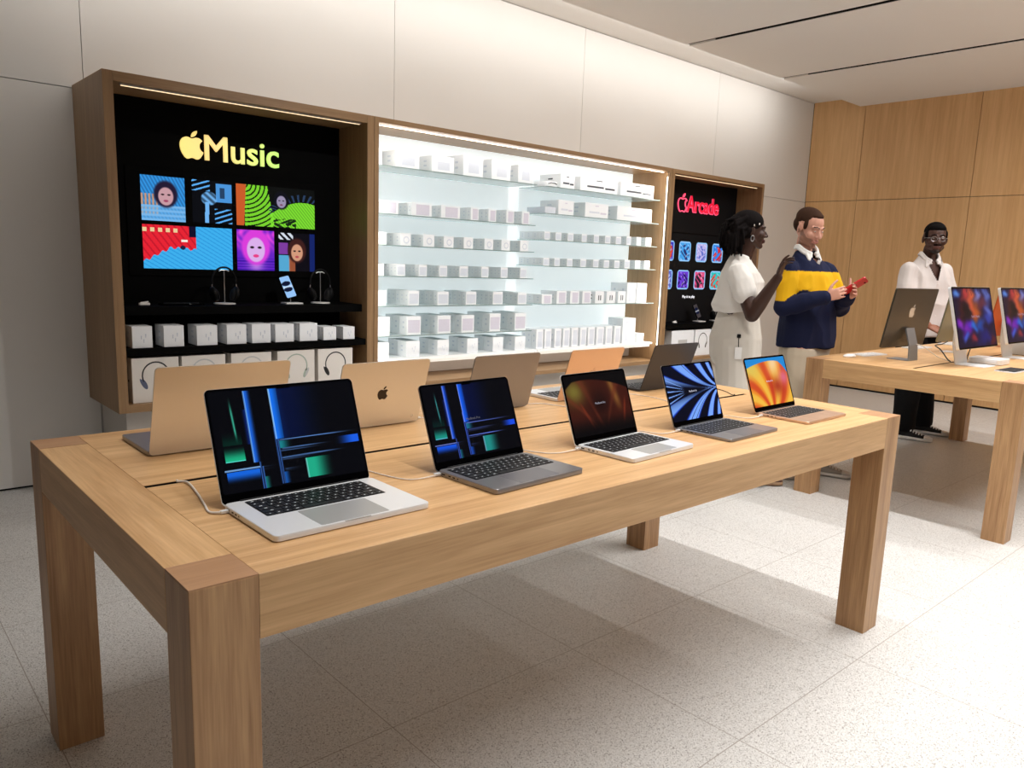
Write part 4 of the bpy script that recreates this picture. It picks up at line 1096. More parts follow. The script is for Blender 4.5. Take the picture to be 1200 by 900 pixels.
for i, (x, w) in enumerate(((5.70, .36), (6.08, .27), (6.36, .27), (6.64, .27))):
    o = thing('headphone_box', ['plain white carton, leftmost below the Arcade shelf', 'white carton printed with dark headphones, second below the Arcade shelf', 'white carton printed with dark headphones, third below the Arcade shelf', 'white carton printed with dark headphones, rightmost below the Arcade shelf'][i], 'box', (x, 3.40, .512 + T3 * .9 + .001), 0, 'cartons in the Arcade cabinet')
    mb = MB().box(0, w, 0, .2, 0, .262, b=.001)
    if i: carton_print(mb, w * .5, 0, .25, (1, 2, 3), -.0004)
    else: mb.box(w * .3, w * .7, -.0004, .001, .12, .17, 3)
    mb.build('carton', [box_white, p_black, p_black, p_silver], o); MB().box(w * .2, w * .8, .02, .1, .2618, .2626).build('top_seal', white_plastic, o)
# strip lamps behind the front lip of the bright bay
area('bay_lamp_top', (3.924, 3.372, 2.262), 3.0, .018, 3.6, col=(1, .98, .95), rot=(D(52), 0, 0))
area('bay_lamp_left', (2.404, 3.372, 1.45), .018, 1.55, 3, col=(1, .97, .92), rot=(D90, 0, D(-42)))
area('bay_lamp_right', (5.444, 3.372, 1.45), .018, 1.55, 5.5, col=(1, .95, .88), rot=(D90, 0, D(42)))
area('bay_lamp_bottom', (3.924, 3.366, .575), 3.0, .015, 2.2, col=(1, .93, .82), rot=(D(125), 0, 0))
# dark filler strips between the cabinets
struct('trim_1', MB().box(2.3572, 2.3598, YC + .004, YW - .002, .515, 2.305), dark_gap)
struct('trim_2', MB().box(5.4883, 5.4908, YC + .004, YW - .002, .515, 2.305), dark_gap)
# recessed plinth under the cabinets
struct('baseboard_back', MB().box(.83, 7.0, 3.47, YW - .001, .02, .5105).box(.84, 6.99, 3.48, YW - .001, .0, .02, 1), [plain('plinth_paint', srgb(214, 210, 204), .7), dark_gap])

# ------------------------------------------------------------------ people
# each figure is grown from overlapping tapered volumes, fused by a voxel remesh into one continuous skin
class Body:
    def __init__(s): s.mb = MB()
    def cap(s, p0, r0, p1, r1, n=14):
        p0, p1 = Vector(p0), Vector(p1); a = (p1 - p0); L = a.length; a.normalize()
        up = Vector((0, 0, 1)) if abs(a.z) < .9 else Vector((0, 1, 0))
        u = a.cross(up).normalized(); v = a.cross(u).normalized(); rings = []
        for k in range(1, 6):
            t = PI / 2 * k / 5; rings.append((p0 - a * r0 * math.cos(t), r0 * math.sin(t)))
        for k in range(0, 5):
            t = PI / 2 * k / 5; rings.append((p1 + a * r1 * math.sin(t), r1 * math.cos(t)))
        s.mb.loft([[tuple(c + (u * math.cos(2 * PI * i / n) + v * math.sin(2 * PI * i / n)) * r) for i in range(n)] for c, r in rings]); return s
    def chain(s, pts):
        for (p0, r0), (p1, r1) in zip(pts[:-1], pts[1:]): s.cap(p0, r0, p1, r1)
        return s
    def ell(s, c, rad, R=None, n=18): s.mb.ell(c, rad, n=n, R=R); return s
    def secs(s, secs, n=28):
        """stack of elliptical sections: (centre, half-width vec, half-depth vec, squareness)"""
        rings = []
        for c, a, b, q in secs:
            c, a, b = Vector(c), Vector(a), Vector(b); ring = []
            for i in range(n):
                t = 2 * PI * i / n; ct, st = math.cos(t), math.sin(t)
                x = math.copysign(abs(ct) ** (2 / q), ct); y = math.copysign(abs(st) ** (2 / q), st)
                ring.append(tuple(c + a * x + b * y))
            rings.append(ring)
        s.mb.loft(rings); return s
    def grow(s, name, mat, parent, voxel=.005, smooth=3, colour=None, folds=None, cut=None):
        o = s.mb.build(name, mat, None)
        m = o.modifiers.new('r', 'REMESH'); m.mode = 'VOXEL'; m.voxel_size = voxel; m.adaptivity = 0
        m2 = o.modifiers.new('s', 'SMOOTH'); m2.factor = .5; m2.iterations = smooth
        dg = bpy.context.evaluated_depsgraph_get(); dg.update()
        me = bpy.data.meshes.new_from_object(o.evaluated_get(dg))
        old = o.data; o.modifiers.clear(); o.data = me; bpy.data.meshes.remove(old); me.name = name; o.name = name
        if cut:
            bm = bmesh.new(); bm.from_mesh(me)
            bmesh.ops.delete(bm, geom=[v for v in bm.verts if cut(v.co)], context='VERTS'); bm.to_mesh(me); bm.free()
        if folds:
            nr = [v.normal.copy() for v in me.vertices]
            for v, nn in zip(me.vertices, nr): v.co += nn * folds(v.co)
        me.materials.clear(); me.materials.append(mat)
        ca = me.color_attributes.new('Col', 'FLOAT_COLOR', 'POINT')
        arr = np.empty((len(me.vertices), 4), dtype=np.float32)
        for i, v in enumerate(me.vertices):
            c = colour(v.co) if callable(colour) else colour
            arr[i] = c
        ca.data.foreach_set('color', arr.ravel())
        me.polygons.foreach_set('use_smooth', [True] * len(me.polygons)); me.update()
        if parent: o.parent = parent
        return o

def head_frame(c, yaw, pitch, roll=0):
    """local: +y forward, +x right, +z up; yaw about z, pitch down positive"""
    return Matrix.Translation(c) @ Matrix.Rotation(yaw, 4, 'Z') @ Matrix.Rotation(-pitch, 4, 'X') @ Matrix.Rotation(roll, 4, 'Y')
def head_vols(b, F, k=1.0, wide=1.0, full_lips=0.0, nose=1.0):
    R3 = F.to_3x3()
    P = lambda x, y, z: F @ Vector((x * k * wide, y * k, z * k))
    E = lambda c, r: b.ell(P(*c), (r[0] * k * wide, r[1] * k, r[2] * k), R=R3)
    E((0, -.014, .030), (.074, .094, .084)); E((0, .016, -.020), (.060, .074, .088)); E((0, -.02, -.01), (.062, .07, .07))
    E((0, .040, -.078), (.040, .038, .030)); E((0, .064, -.097), (.024, .022, .019))
    b.cap(P(-.046, .012, -.066), .020 * k, P(-.014, .052, -.094), .017 * k); b.cap(P(.046, .012, -.066), .020 * k, P(.014, .052, -.094), .017 * k)
    b.cap(P(0, .083, .006), .008 * k, P(0, .100 + .004 * nose, -.030), .0125 * k * nose)
    for sx in (-1, 1):
        b.ell(P(sx * .013 * nose, .092, -.034), (.009 * k, .010 * k, .008 * k)); E((sx * .036, .058, -.028), (.026, .024, .026))
        b.cap(P(sx * .012, .082, .020), .0085 * k, P(sx * .044, .066, .022), .008 * k)
        E((sx * .076, -.008, -.008), (.009, .019, .031))
        b.ell(P(sx * .031, .074, .001), (.0125 * k, .009 * k, .008 * k))
    E((0, .086, -.060), (.025, .012, .0065 + full_lips)); E((0, .085, -.071), (.021, .012, .0065 + full_lips))
    return P
def eyes(P, parent, k=1.0, lids=0.0, dark=(28, 18, 14)):
    wm = plain('eye_white', srgb(226, 220, 214), .2); im = plain('iris', srgb(*dark), .2)
    for sx in (-1, 1):
        e = MB().ell(P(sx * .031, .0775, .0005), (.0088 * k, .0075 * k, (.0050 - lids) * k), n=12).build('eye', wm, parent, True)
        MB().ell(P(sx * .031, .0828, .0005), (.0040 * k, .0030 * k, (.0040 - lids) * k), n=10).build('iris', im, e, True)
def hand_vols(b, W, d, nrm, side, curl=(.5, .6, .7, .8), k=1.0, thumb=.9, spread=.06):
    """W wrist, d towards the fingers, nrm palm normal (fingers curl towards it), side = thumb side vector"""
    W, d, nrm = Vector(W), Vector(d).normalized(), Vector(nrm).normalized()
    sd = Vector(side); sd = (sd - d * sd.dot(d)).normalized(); nrm = (nrm - d * nrm.dot(d) - sd * nrm.dot(sd)).normalized()
    q = 2.6
    b.secs([(W - d * .03, sd * .026 * k, nrm * .020 * k, 2), (W, sd * .028 * k, nrm * .018 * k, 2), (W + d * .035 * k, sd * .038 * k, nrm * .015 * k, q), (W + d * .085 * k, sd * .041 * k, nrm * .012 * k, q), (W + d * .096 * k, sd * .036 * k, nrm * .008 * k, q)], 18)
    for i, (off, ln, r) in enumerate(((.031, .074, .0088), (.0105, .082, .0090), (-.0105, .076, .0086), (-.031, .060, .0078))):
        p = W + d * (.088 - (.006 if i in (0, 3) else 0)) * k + sd * off * k
        dirv = (d + sd * (off / .03) * spread).normalized(); a = curl[i]
        for j, fr in enumerate((.45, .31, .24)):
            ang = a * (.55 if j == 0 else .9)
            dirv = (dirv * math.cos(ang) + nrm * math.sin(ang)).normalized()
            e = p + dirv * ln * fr * k; b.cap(p, (r - .0006 * j) * k, e, (r - .0006 * (j + 1)) * k, 10); p = e
    t0 = W + d * .028 * k + sd * .030 * k; dirv = (d * .65 + sd * .75 + nrm * .25 * thumb).normalized()
    for ln, r, bend in ((.042, .0125, .0), (.032, .0105, .35), (.026, .0092, .3)):
        dirv = (dirv + (d * .6 + nrm * .6 - sd * .4) * bend * thumb).normalized()
        e = t0 + dirv * ln * k; b.cap(t0, r * k, e, (r - .0012) * k, 10); t0 = e

def figure(label, base, alpha, viewdir):
    """root with local +Y = where the body faces; returns root and a converter from
    (sideways, away, up) measured about the base to root-local coordinates"""
    vd = Vector((viewdir[0], viewdir[1], 0)).normalized(); rr = Vector((vd.y, -vd.x, 0))
    fwd = rr * math.cos(alpha) + vd * math.sin(alpha)
    rz = math.atan2(fwd.y, fwd.x) - PI / 2
    t = thing('person', label, 'person', (base[0], base[1], 0), rz)
    Ri = Matrix.Rotation(-rz, 3, 'Z')
    def V(r, d, z): p = Ri @ (rr * r + vd * d); return Vector((p.x, p.y, z))
    return t, V
def fold_noise(a, f, fz=None, seed=0.0):
    fz = fz or f
    def g(co):
        n = noise.noise(Vector((co.x * f + seed, co.y * f, co.z * fz))); return a * (1 - abs(n) * 3.0)
    return g
def hem_band(z0, z1): return lambda co: co.z < z0 or co.z > z1

def shoe(parent, name, heel, toe_dir, L, mats, upper_h=.075, kind='sneaker'):
    d = Vector((toe_dir[0], toe_dir[1], 0)).normalized(); s = Vector((d.y, -d.x, 0)); h = Vector((heel[0], heel[1], 0))
    def sec(f, hw, z0, z1, q=2.6):
        c = h + d * (L * f) + Vector((0, 0, (z0 + z1) / 2)); return (c, s * hw, Vector((0, 0, (z1 - z0) / 2)), q)
    prof = [(0.0, .022), (.04, .032), (.25, .034), (.5, .038), (.72, .046), (.88, .040), (.97, .026), (1.0, .012)]
    sole = Body().secs([sec(f, w, .002, .036) for f, w in prof]); so = sole.mb.build(name, mats[1], parent, True)
    hs = [(.0, .020, .06), (.03, .028, .088), (.14, .031, upper_h + .03), (.30, .032, upper_h + .02), (.42, .034, .082), (.6, .038, .066), (.78, .042, .052), (.90, .034, .045), (.97, .02, .036)]
    Body().secs([sec(f, w, .024, z) for f, w, z in hs]).mb.build('shoe_upper', mats[0], so, True)
    if kind == 'sneaker':
        lm = MB()
        for k in range(5):
            f = .40 + .075 * k; c = h + d * (L * f) + Vector((0, 0, .096 - k * .0085)); lm.tube([c - s * .030 + Vector((0, 0, -.014)), c + Vector((0, 0, .002)), c + s * .030 + Vector((0, 0, -.014))], .0055, 6)
        lm.build('laces', mats[2], so, True)
        tc = Body().secs([sec(f, w, .024, z) for f, w, z in ((.78, .046, .056), (.90, .041, .050), (.99, .026, .042))]); tc.mb.build('toe_cap', mats[2], so, True)
    return so

# ---- person 1: dark-haired person in white, seen from the side
SK1 = srgb(64, 40, 31)
p1, V = figure('person with short locs in a white t-shirt and cream trousers, side view', (4.02, 1.63), D(12), (.840, .542))
hx = head_frame(V(.055, .0, 1.668), 0, D(2))
b = Body(); P1 = head_vols(b, hx, .98, .94, .001, .92)
b.chain([(V(-.005, .0, 1.44), .060), (V(.035, 0, 1.55), .053), (V(.04, 0, 1.60), .054)])
X_, Y_ = Vector((1, 0, 0)), Vector((0, 1, 0))
def cz(r, z, d=0): return V(r, d, z)
b.secs([(cz(.01, .93), X_ * .165, Y_ * .12, 2.2), (cz(.0, 1.15), X_ * .135, Y_ * .10, 2.2), (cz(.02, 1.32), X_ * .15, Y_ * .11, 2.2), (cz(.0, 1.42), X_ * .14, Y_ * .08, 2.1), (cz(.0, 1.46), X_ * .08, Y_ * .055, 2)])
shR, elR, wrR = V(.0, -.150, 1.400), V(.100, -.225, 1.145), V(.232, -.26, 1.380)
b.chain([(shR, .050), ((shR + elR) / 2, .050), (elR, .045)]).chain([(elR, .046), (elR.lerp(wrR, .3), .045), (wrR, .028)])
hand_vols(b, wrR, (V(.262, -.27, 1.50) - V(.232, -.27, 1.385)), V(.1, -.02, 0) - V(0, 0, 0) + Vector((0, 0, -.03)), V(-.2, -.5, 0) - V(0, 0, 0), curl=(.35, .8, 1.0, 1.1), k=.95)
shL, elL, wrL = V(.02, .150, 1.400), V(.03, .225, 1.13), V(.10, .21, .90)
b.chain([(shL, .054), (elL, .045)]).chain([(elL, .045), (elL.lerp(wrL, .3), .043), (wrL, .027)])
hand_vols(b, wrL, V(.02, .0, -.1) - V(0, 0, 0), V(0, -.5, 0) - V(0, 0, 0), V(.5, .0, 0) - V(0, 0, 0), curl=(.3, .4, .5, .5), k=.95)
for hip, kn, an in ((V(.02, -.085, .92), V(.05, -.08, .50), V(.03, -.10, .09)), (V(.02, .085, .92), V(.16, .05, .50), V(.22, .02, .09))):
    b.chain([(hip, .095), (kn, .058), (kn.lerp(an, .35), .055), (an, .036)])
    b.cap(an + Vector((0, -.03, -.045)), .032, an + Vector((0, .13, -.06)), .024)
LIP1 = srgb(84, 44, 40)
def skin1(co):
    q = hx.inverted() @ co
    if q.y > .070 and -.082 < q.z < -.050 and abs(q.x) < .027: return LIP1
    return SK1
body1 = b.grow('body', skin_mat, p1, .0045, 3, skin1)
eyes(P1, p1, .98)
bm_ = MB()
hair = Body(); Rh = hx.to_3x3()
hair.ell(hx @ Vector((0, -.028, .048)), (.084, .102, .080), R=Rh).ell(hx @ Vector((0, -.085, .02)), (.085, .068, .080), R=Rh).ell(hx @ Vector((0, -.030, -.005)), (.083, .058, .060), R=Rh)
rng = random.Random(5)
for k in range(80):
    a = rng.uniform(-2.4, 2.4); st = Vector((.075 * math.sin(a) * rng.uniform(.7, 1), -.05 - .06 * math.cos(a) * rng.uniform(.3, 1), rng.uniform(.0, .08)))
    end = st + Vector((math.sin(a) * rng.uniform(.01, .05), -rng.uniform(.03, .095), -rng.uniform(.11, .20)))
    mid = (st + end) / 2 + Vector((math.sin(a) * .02, -.035, .03)); r = rng.uniform(.007, .011)
    hair.chain([(hx @ st, r), (hx @ mid, r), (hx @ end, r * .6)])
hair.grow('hair', hair_mat, p1, .0045, 1, srgb(20, 16, 16))
for dx, dz, dy in ((.082, .028, -.002), (.076, .038, .030)):
    MB().ell(hx @ Vector((dx, dy, dz)), (.005, .005, .007), n=8).build('hair_bead', logo_light, p1, True)
ring = [hx @ Vector((.083, -.004 + .010 * math.sin(t), -.052 + .018 * math.cos(t))) for t in np.linspace(0, 2 * PI, 15)]
MB().tube(ring, .0032, 8).build('earring', steel, p1, True)
for sx in (-1, 1):
    MB().tube([hx @ Vector((sx * .012, .086, .022)), hx @ Vector((sx * .030, .080, .027)), hx @ Vector((sx * .044, .066, .022))], .003, 6).build('eyebrow', blackm, p1, True)
wht = srgb(232, 228, 222)
t = Body()
t.secs([(cz(-.005, 1.15), X_ * .155, Y_ * .13, 2.3), (cz(-.01, 1.19), X_ * .175, Y_ * .150, 2.3), (cz(.005, 1.27), X_ * .168, Y_ * .142, 2.3), (cz(.02, 1.345), X_ * .170, Y_ * .135, 2.2), (cz(.012, 1.40), X_ * .165, Y_ * .112, 2.1), (cz(.0, 1.455), X_ * .130, Y_ * .082, 2), (cz(.0, 1.485), X_ * .090, Y_ * .068, 2), (cz(.01, 1.510), X_ * .068, Y_ * .062, 2)])
t.chain([(shR + Vector((-.02, 0, -.005)), .064), (shR.lerp(elR, .28), .067), (shR.lerp(elR, .48), .073)])
t.chain([(shL + Vector((.02, 0, -.005)), .064), (shL.lerp(elL, .5), .070)])
t.grow('t_shirt', cloth_mat, p1, .006, 4, wht, fold_noise(.009, 9, 5))
tr = Body()
tr.secs([(cz(.02, 1.175), X_ * .132, Y_ * .112, 2.2), (cz(.02, 1.12), X_ * .150, Y_ * .132, 2.2), (cz(.015, .98), X_ * .182, Y_ * .165, 2.3), (cz(.02, .86), X_ * .186, Y_ * .160, 2.3), (cz(.02, .80), X_ * .17, Y_ * .13, 2.3)])
for hip, kn, an in ((V(.0, -.090, .90), V(.03, -.09, .50), V(.015, -.10, .09)), (V(.03, .085, .90), V(.15, .05, .50), V(.205, .02, .09))):
    tr.chain([(hip, .105), (kn, .098), (an, .102)])
tr.grow('trousers', cloth_mat, p1, .0065, 4, srgb(214, 207, 196), fold_noise(.006, 7, 3, 4.0), cut=lambda co: co.z < .045)
MB().box(-.0, .012, -.012, .012, -.012, .012, b=.004, M=Matrix.Translation(V(.032, -.175, 1.005))).build('badge_reel', blackm, p1)
MB().tube([V(.032, -.178, 1.0), V(.036, -.186, .935)], .0022, 6).build('badge_cord', blackm, p1)
MB().prism(rrect(-.022, .022, -.075, 0, .004, 3), 0, .003, 0, M=Matrix.Translation(V(.036, -.189, .935)) @ Matrix.Rotation(PI / 2, 4, 'Z') @ Matrix.Rotation(PI / 2, 4, 'X')).build('badge', white_plastic, p1)
sandal_m = plain('tan_sandal', srgb(170, 136, 104), .6); shiny = plain('gold_buckle', srgb(220, 190, 120), .3, metal=.8)
for nm_, hl in (('sandal', V(.175, .02, 0)), ('sandal', V(-.02, -.10, 0))):
    so = shoe(p1, nm_, hl, (0, 1), .225, (skin_mat, sandal_m, sandal_m), .05, 'flat')
    so.children[0].data.materials.clear(); so.children[0].data.materials.append(plain('foot_skin', srgb(84, 54, 42), .5))
    MB().tube([hl + Vector((-.045, .15, .02)), hl + Vector((-.02, .155, .062)), hl + Vector((.02, .155, .062)), hl + Vector((.045, .15, .02))], .008, 8).build('strap', sandal_m, so, True)
    MB().ell(hl + Vector((0, .155, .070)), (.013, .013, .006), n=10).build('buckle', shiny, so, True)

# ---- person 2: man in navy and yellow rugby shirt, looking down at a phone
p2, V = figure('person in a navy and yellow striped rugby shirt looking down at a red phone', (4.60, 1.435), D(-44), (.877, .481))
hx = head_frame(V(-.040, -.015, 1.712), 0, D(20))
SK2 = srgb(216, 160, 138)
b = Body(); P2 = head_vols(b, hx, 1.05, 1.02, 0, 1.0)
b.chain([(V(-.060, .01, 1.49), .062), (V(-.066, .015, 1.58), .054), (V(-.060, .01, 1.64), .054)])
b.secs([(V(-.01, 0, .92), X_ * .14, Y_ * .09, 2.3), (V(-.01, 0, 1.12), X_ * .145, Y_ * .10, 2.3), (V(-.02, 0, 1.34), X_ * .165, Y_ * .105, 2.3), (V(-.035, 0, 1.44), X_ * .15, Y_ * .08, 2.1), (V(-.045, 0, 1.51), X_ * .08, Y_ * .06, 2)])
shR, elR, wrR = V(-.145, -.140, 1.435), V(-.155, -.19, 1.185), V(.095, -.265, 1.265)
shL, elL, wrL = V(.090, .120, 1.435), V(.20, .10, 1.19), V(.235, -.13, 1.275)
for a_, e_, w_ in ((shR, elR, wrR), (shL, elL, wrL)):
    b.chain([(a_, .056), (e_, .045)]).chain([(e_, .045), (e_.lerp(w_, .3), .044), (w_, .029)])
up = Vector((0, 0, 1))
hand_vols(b, wrR, V(.125, -.005, .045) - V(0, 0, 0), V(.25, .6, .45) - V(0, 0, 0), Vector((0, 0, 1)) , curl=(.7, .8, .9, .9), k=.92)
hand_vols(b, wrL, V(.06, -.10, .055) - V(0, 0, 0), V(-.55, -.2, .45) - V(0, 0, 0), Vector((0, 0, 1)), curl=(.7, .8, .9, .9), k=.92)
for hip, kn, an in ((V(-.03, -.10, .90), V(-.03, -.14, .48), V(-.06, -.15, .09)), (V(.02, .09, .90), V(.08, .10, .48), V(.16, .12, .09))):
    b.chain([(hip, .095), (kn, .058), (kn.lerp(an, .35), .056), (an, .038)])
def skin2(co):
    q = hx.inverted() @ co
    if q.y > .070 and -.080 < q.z < -.056 and abs(q.x) < .024: return srgb(196, 132, 118)
    if -.112 < q.z < -.050 + .04 * max(0, (.05 - q.y) / .05) and q.y > -.010 and not (q.y > .078 and q.z > -.056): return srgb(160, 116, 96)
    return SK2
b.grow('body', skin_mat, p2, .0045, 3, skin2)
eyes(P2, p2, 1.05, .0018, (70, 60, 50))
hair = Body(); Rh = hx.to_3x3()
hair.ell(hx @ Vector((0, -.031, .056)), (.083, .098, .073), R=Rh).ell(hx @ Vector((0, -.058, .010)), (.080, .065, .068), R=Rh).ell(hx @ Vector((0, .020, .090)), (.050, .046, .022), R=Rh)
for sg in (-1, 1): hair.ell(hx @ Vector((sg * .066, .018, .026)), (.012, .020, .034), R=Rh)
hair.grow('hair', hair_mat, p2, .0045, 2, srgb(64, 44, 34))
for sx in (-1, 1):
    MB().tube([hx @ Vector((sx * .014, .097, .026)), hx @ Vector((sx * .031, .091, .032)), hx @ Vector((sx * .050, .076, .028))], .0032, 6).build('eyebrow', plain('brown_brow', srgb(84, 60, 46), .7), p2, True)
NAVY, YEL = srgb(24, 30, 60), srgb(232, 178, 24)
shirt = Body()
shirt.secs([(V(.0, 0, .915), X_ * .205, Y_ * .150, 2.4), (V(.005, 0, 1.0), X_ * .202, Y_ * .150, 2.4), (V(-.0, 0, 1.12), X_ * .192, Y_ * .148, 2.4), (V(-.015, 0, 1.30), X_ * .205, Y_ * .145, 2.4), (V(-.03, 0, 1.40), X_ * .195, Y_ * .125, 2.1), (V(-.035, 0, 1.46), X_ * .165, Y_ * .10, 2.0), (V(-.04, 0, 1.51), X_ * .115, Y_ * .080, 2), (V(-.05, 0, 1.555), X_ * .074, Y_ * .070, 2)])
def sleeve(bd, a_, e_, w_, r0=.070, r1=.062, r2=.044):
    bd.chain([(a_ + Vector((0, 0, -.005)), r0), (a_.lerp(e_, .5), r0 * .95), (e_, r1)]).chain([(e_, r1), (e_.lerp(w_, .45), r1 * .92), (w_.lerp(e_, .04), r2)])
sleeve(shirt, shR, elR, wrR); sleeve(shirt, shL, elL, wrL)
def near_arm(co, a_, e_):
    ab = e_ - a_; t_ = max(0, min(1, (co - a_).dot(ab) / ab.length_squared)); return (co - (a_ + ab * t_)).length, t_
def rugby(co):
    for a_, e_, w_ in ((shR, elR, wrR), (shL, elL, wrL)):
        d1, t1 = near_arm(co, a_, e_); d2, t2 = near_arm(co, e_, w_)
        if d2 < .085 and d2 < d1 and t2 > .05: return NAVY
        if d1 < .082 and t1 > .25: return YEL if co.z > 1.225 and co.z < 1.425 else NAVY
    return YEL if 1.262 < co.z < 1.425 else NAVY
shirt.grow('rugby_shirt', cloth_mat, p2, .006, 4, rugby, fold_noise(.008, 9, 6, 2.0), cut=lambda co: co.y > .03 and co.z > 1.475 and abs(co.x - V(-.04, 0, 0).x) < (co.z - 1.475) * .55)
col = Body()
cF = Matrix.Translation(V(-.05, 0, 1.560))
for sg in (-1, 1):
    pts = [cF @ Vector((sg * .072 * math.sin(a), -.064 * math.cos(a) + .005, .030 - .050 * max(0, -math.cos(a)) ** 1)) for a in np.linspace(0, PI * .90, 12)]
    for q0, q1 in zip(pts[:-1], pts[1:]): col.cap(q0, .013, q1, .013); col.cap(q0 + Vector((0, 0, -.018)) + (q0 - cF.translation) * .12, .010, q1 + Vector((0, 0, -.018)) + (q1 - cF.translation) * .12, .010)
    tip = pts[-1]; col.cap(tip, .012, tip + Vector((sg * .030, .020, -.045)), .008).cap(pts[-3], .012, tip + Vector((sg * .034, .016, -.040)), .008)
col.grow('collar', cloth_mat, p2, .004, 1, srgb(232, 230, 226))
MB().prism([(-.014, 0), (.014, 0), (.010, -.12), (-.010, -.12)], 0, .006, 0, M=Matrix.Translation(V(-.035, 0, 1.50) + Vector((0, .098, 0))) @ Matrix.Rotation(D(-14), 4, 'X') @ Matrix.Rotation(PI, 4, 'Z') @ FACE_FRONT).build('placket', plain('placket_white', srgb(226, 224, 220), .8), p2)
tr = Body(); tr.secs([(V(0, 0, 1.0), X_ * .172, Y_ * .125, 2.3), (V(0, 0, .90), X_ * .180, Y_ * .132, 2.3), (V(0, 0, .80), X_ * .175, Y_ * .12, 2.3)])
for hip, kn, an in ((V(-.03, -.095, .86), V(-.03, -.14, .48), V(-.06, -.15, .10)), (V(.02, .09, .86), V(.08, .10, .48), V(.16, .12, .10))):
    tr.chain([(hip, .114), (kn, .084), (an, .070)])
tr.grow('trousers', cloth_mat, p2, .0065, 4, srgb(206, 192, 170), fold_noise(.005, 8, 4, 7.0), cut=lambda co: co.z < .055)
gs = (plain('grey_canvas', srgb(150, 142, 132), .8), plain('pale_sole', srgb(206, 198, 188), .6), plain('pale_lace', srgb(200, 194, 186), .8))
shoe(p2, 'shoe', V(-.11, -.14, 0), (V(.80, .15, 0) - V(0, 0, 0)), .27, gs, .06)
shoe(p2, 'shoe', V(.12, .10, 0), (V(.9, -.1, 0) - V(0, 0, 0)), .27, gs, .06)
# the phone he holds is a thing of its own
def held_phone():
    t = thing('phone', 'red phone held up in both hands of the person in the rugby shirt', 'phone', tuple(p2.matrix_basis @ V(.268, -.20, 1.345)))
    vd = Vector((.877, .481, 0)).normalized(); rr = Vector((vd.y, -vd.x, 0))
    longd = (rr * .86 + Vector((0, 0, .62)) - vd * .1).normalized(); nrm = (Vector((0, 0, .8)) - rr * .55 + vd * .6); wd = longd.cross(nrm).normalized(); nrm = wd.cross(longd).normalized()
    M = Matrix(((wd.x, longd.x, nrm.x, 0), (wd.y, longd.y, nrm.y, 0), (wd.z, longd.z, nrm.z, 0), (0, 0, 0, 1)))
    MB().prism(rrect(-.037, .037, -.078, .078, .012, 5), -.005, .004, 0, M=M).build('case', plain('red_phone_case', srgb(212, 40, 48), .35), t, True)
    MB().prism(rrect(-.034, .034, -.075, .075, .010, 5), .004, .0045, 0, M=M).build('screen', plain('lit_phone_screen', srgb(220, 226, 240), .1, emit=srgb(220, 228, 245), es=1.2), t)
    MB().ell(M @ Vector((-.02, .055, -.006)), (.008, .008, .003), n=10).build('camera_lens', gloss_black, t, True)
    return t
held_phone()

# ---- person 3: man in white shirt and glasses
p3, V = figure('person with glasses in an open-necked white shirt and black trousers', (6.80, 1.53), D(-52), (.9313, .3643))
hx = head_frame(V(.030, -.02, 1.745), D(-24), D(2))
SK3 = srgb(80, 52, 42)
b = Body(); P3 = head_vols(b, hx, 1.12, 1.08, .002, 1.15)
b.chain([(V(-.005, .01, 1.49), .066), (V(-.002, .02, 1.60), .056), (V(.005, .02, 1.66), .056)])
b.secs([(V(-.01, 0, .92), X_ * .15, Y_ * .10, 2.3), (V(-.01, 0, 1.12), X_ * .15, Y_ * .11, 2.3), (V(0, 0, 1.34), X_ * .175, Y_ * .11, 2.3), (V(0, 0, 1.46), X_ * .15, Y_ * .085, 2.1), (V(0, 0, 1.55), X_ * .085, Y_ * .065, 2)])
shR, elR, wrR = V(-.140, -.130, 1.462), V(-.150, -.225, 1.175), V(.055, -.30, 1.010)
shL, elL, wrL = V(.130, .115, 1.462), V(.20, .12, 1.19), V(.22, -.08, 1.02)
for a_, e_, w_ in ((shR, elR, wrR), (shL, elL, wrL)):
    b.chain([(a_, .058), (e_, .048)]).chain([(e_, .048), (e_.lerp(w_, .3), .047), (w_, .030)])
hand_vols(b, wrR, V(.115, -.02, -.05) - V(0, 0, 0), Vector((0, 0, -1)), V(.2, .6, .3) - V(0, 0, 0), curl=(.4, .5, .6, .6), k=.98)
hand_vols(b, wrL, V(.02, -.10, -.05) - V(0, 0, 0), Vector((0, 0, -1)), V(-.6, .0, .3) - V(0, 0, 0), curl=(.4, .5, .6, .6), k=.98)
LEG3 = ((V(-.03, -.10, .90), V(-.04, -.14, .48), V(-.04, -.17, .09)), (V(.04, .09, .90), V(.07, .12, .48), V(.10, .17, .09)))
for hip, kn, an in LEG3: b.chain([(hip, .098), (kn, .060), (kn.lerp(an, .35), .058), (an, .038)])
def skin3(co):
    q = hx.inverted() @ co
    if q.y > .075 and -.088 < q.z < -.060 and abs(q.x) < .029: return srgb(100, 62, 54)
    if co.z < 1.2: return srgb(150, 96, 72)
    if q.z < -.098 and q.z > -.135 and q.y > .03: return srgb(34, 24, 22)
    return SK3
b.grow('body', skin_mat, p3, .0045, 3, skin3)
eyes(P3, p3, 1.12)
hair = Body(); Rh = hx.to_3x3()
hair.ell(hx @ Vector((0, -.023, .060)), (.088, .104, .084), R=Rh).ell(hx @ Vector((0, -.054, .02)), (.086, .068, .070), R=Rh).ell(hx @ Vector((0, .037, .088)), (.068, .050, .034), R=Rh)
for sg in (-1, 1): hair.ell(hx @ Vector((sg * .076, .022, .032)), (.014, .030, .038), R=Rh)
hair.grow('hair', hair_mat, p3, .0045, 1, srgb(18, 15, 15))
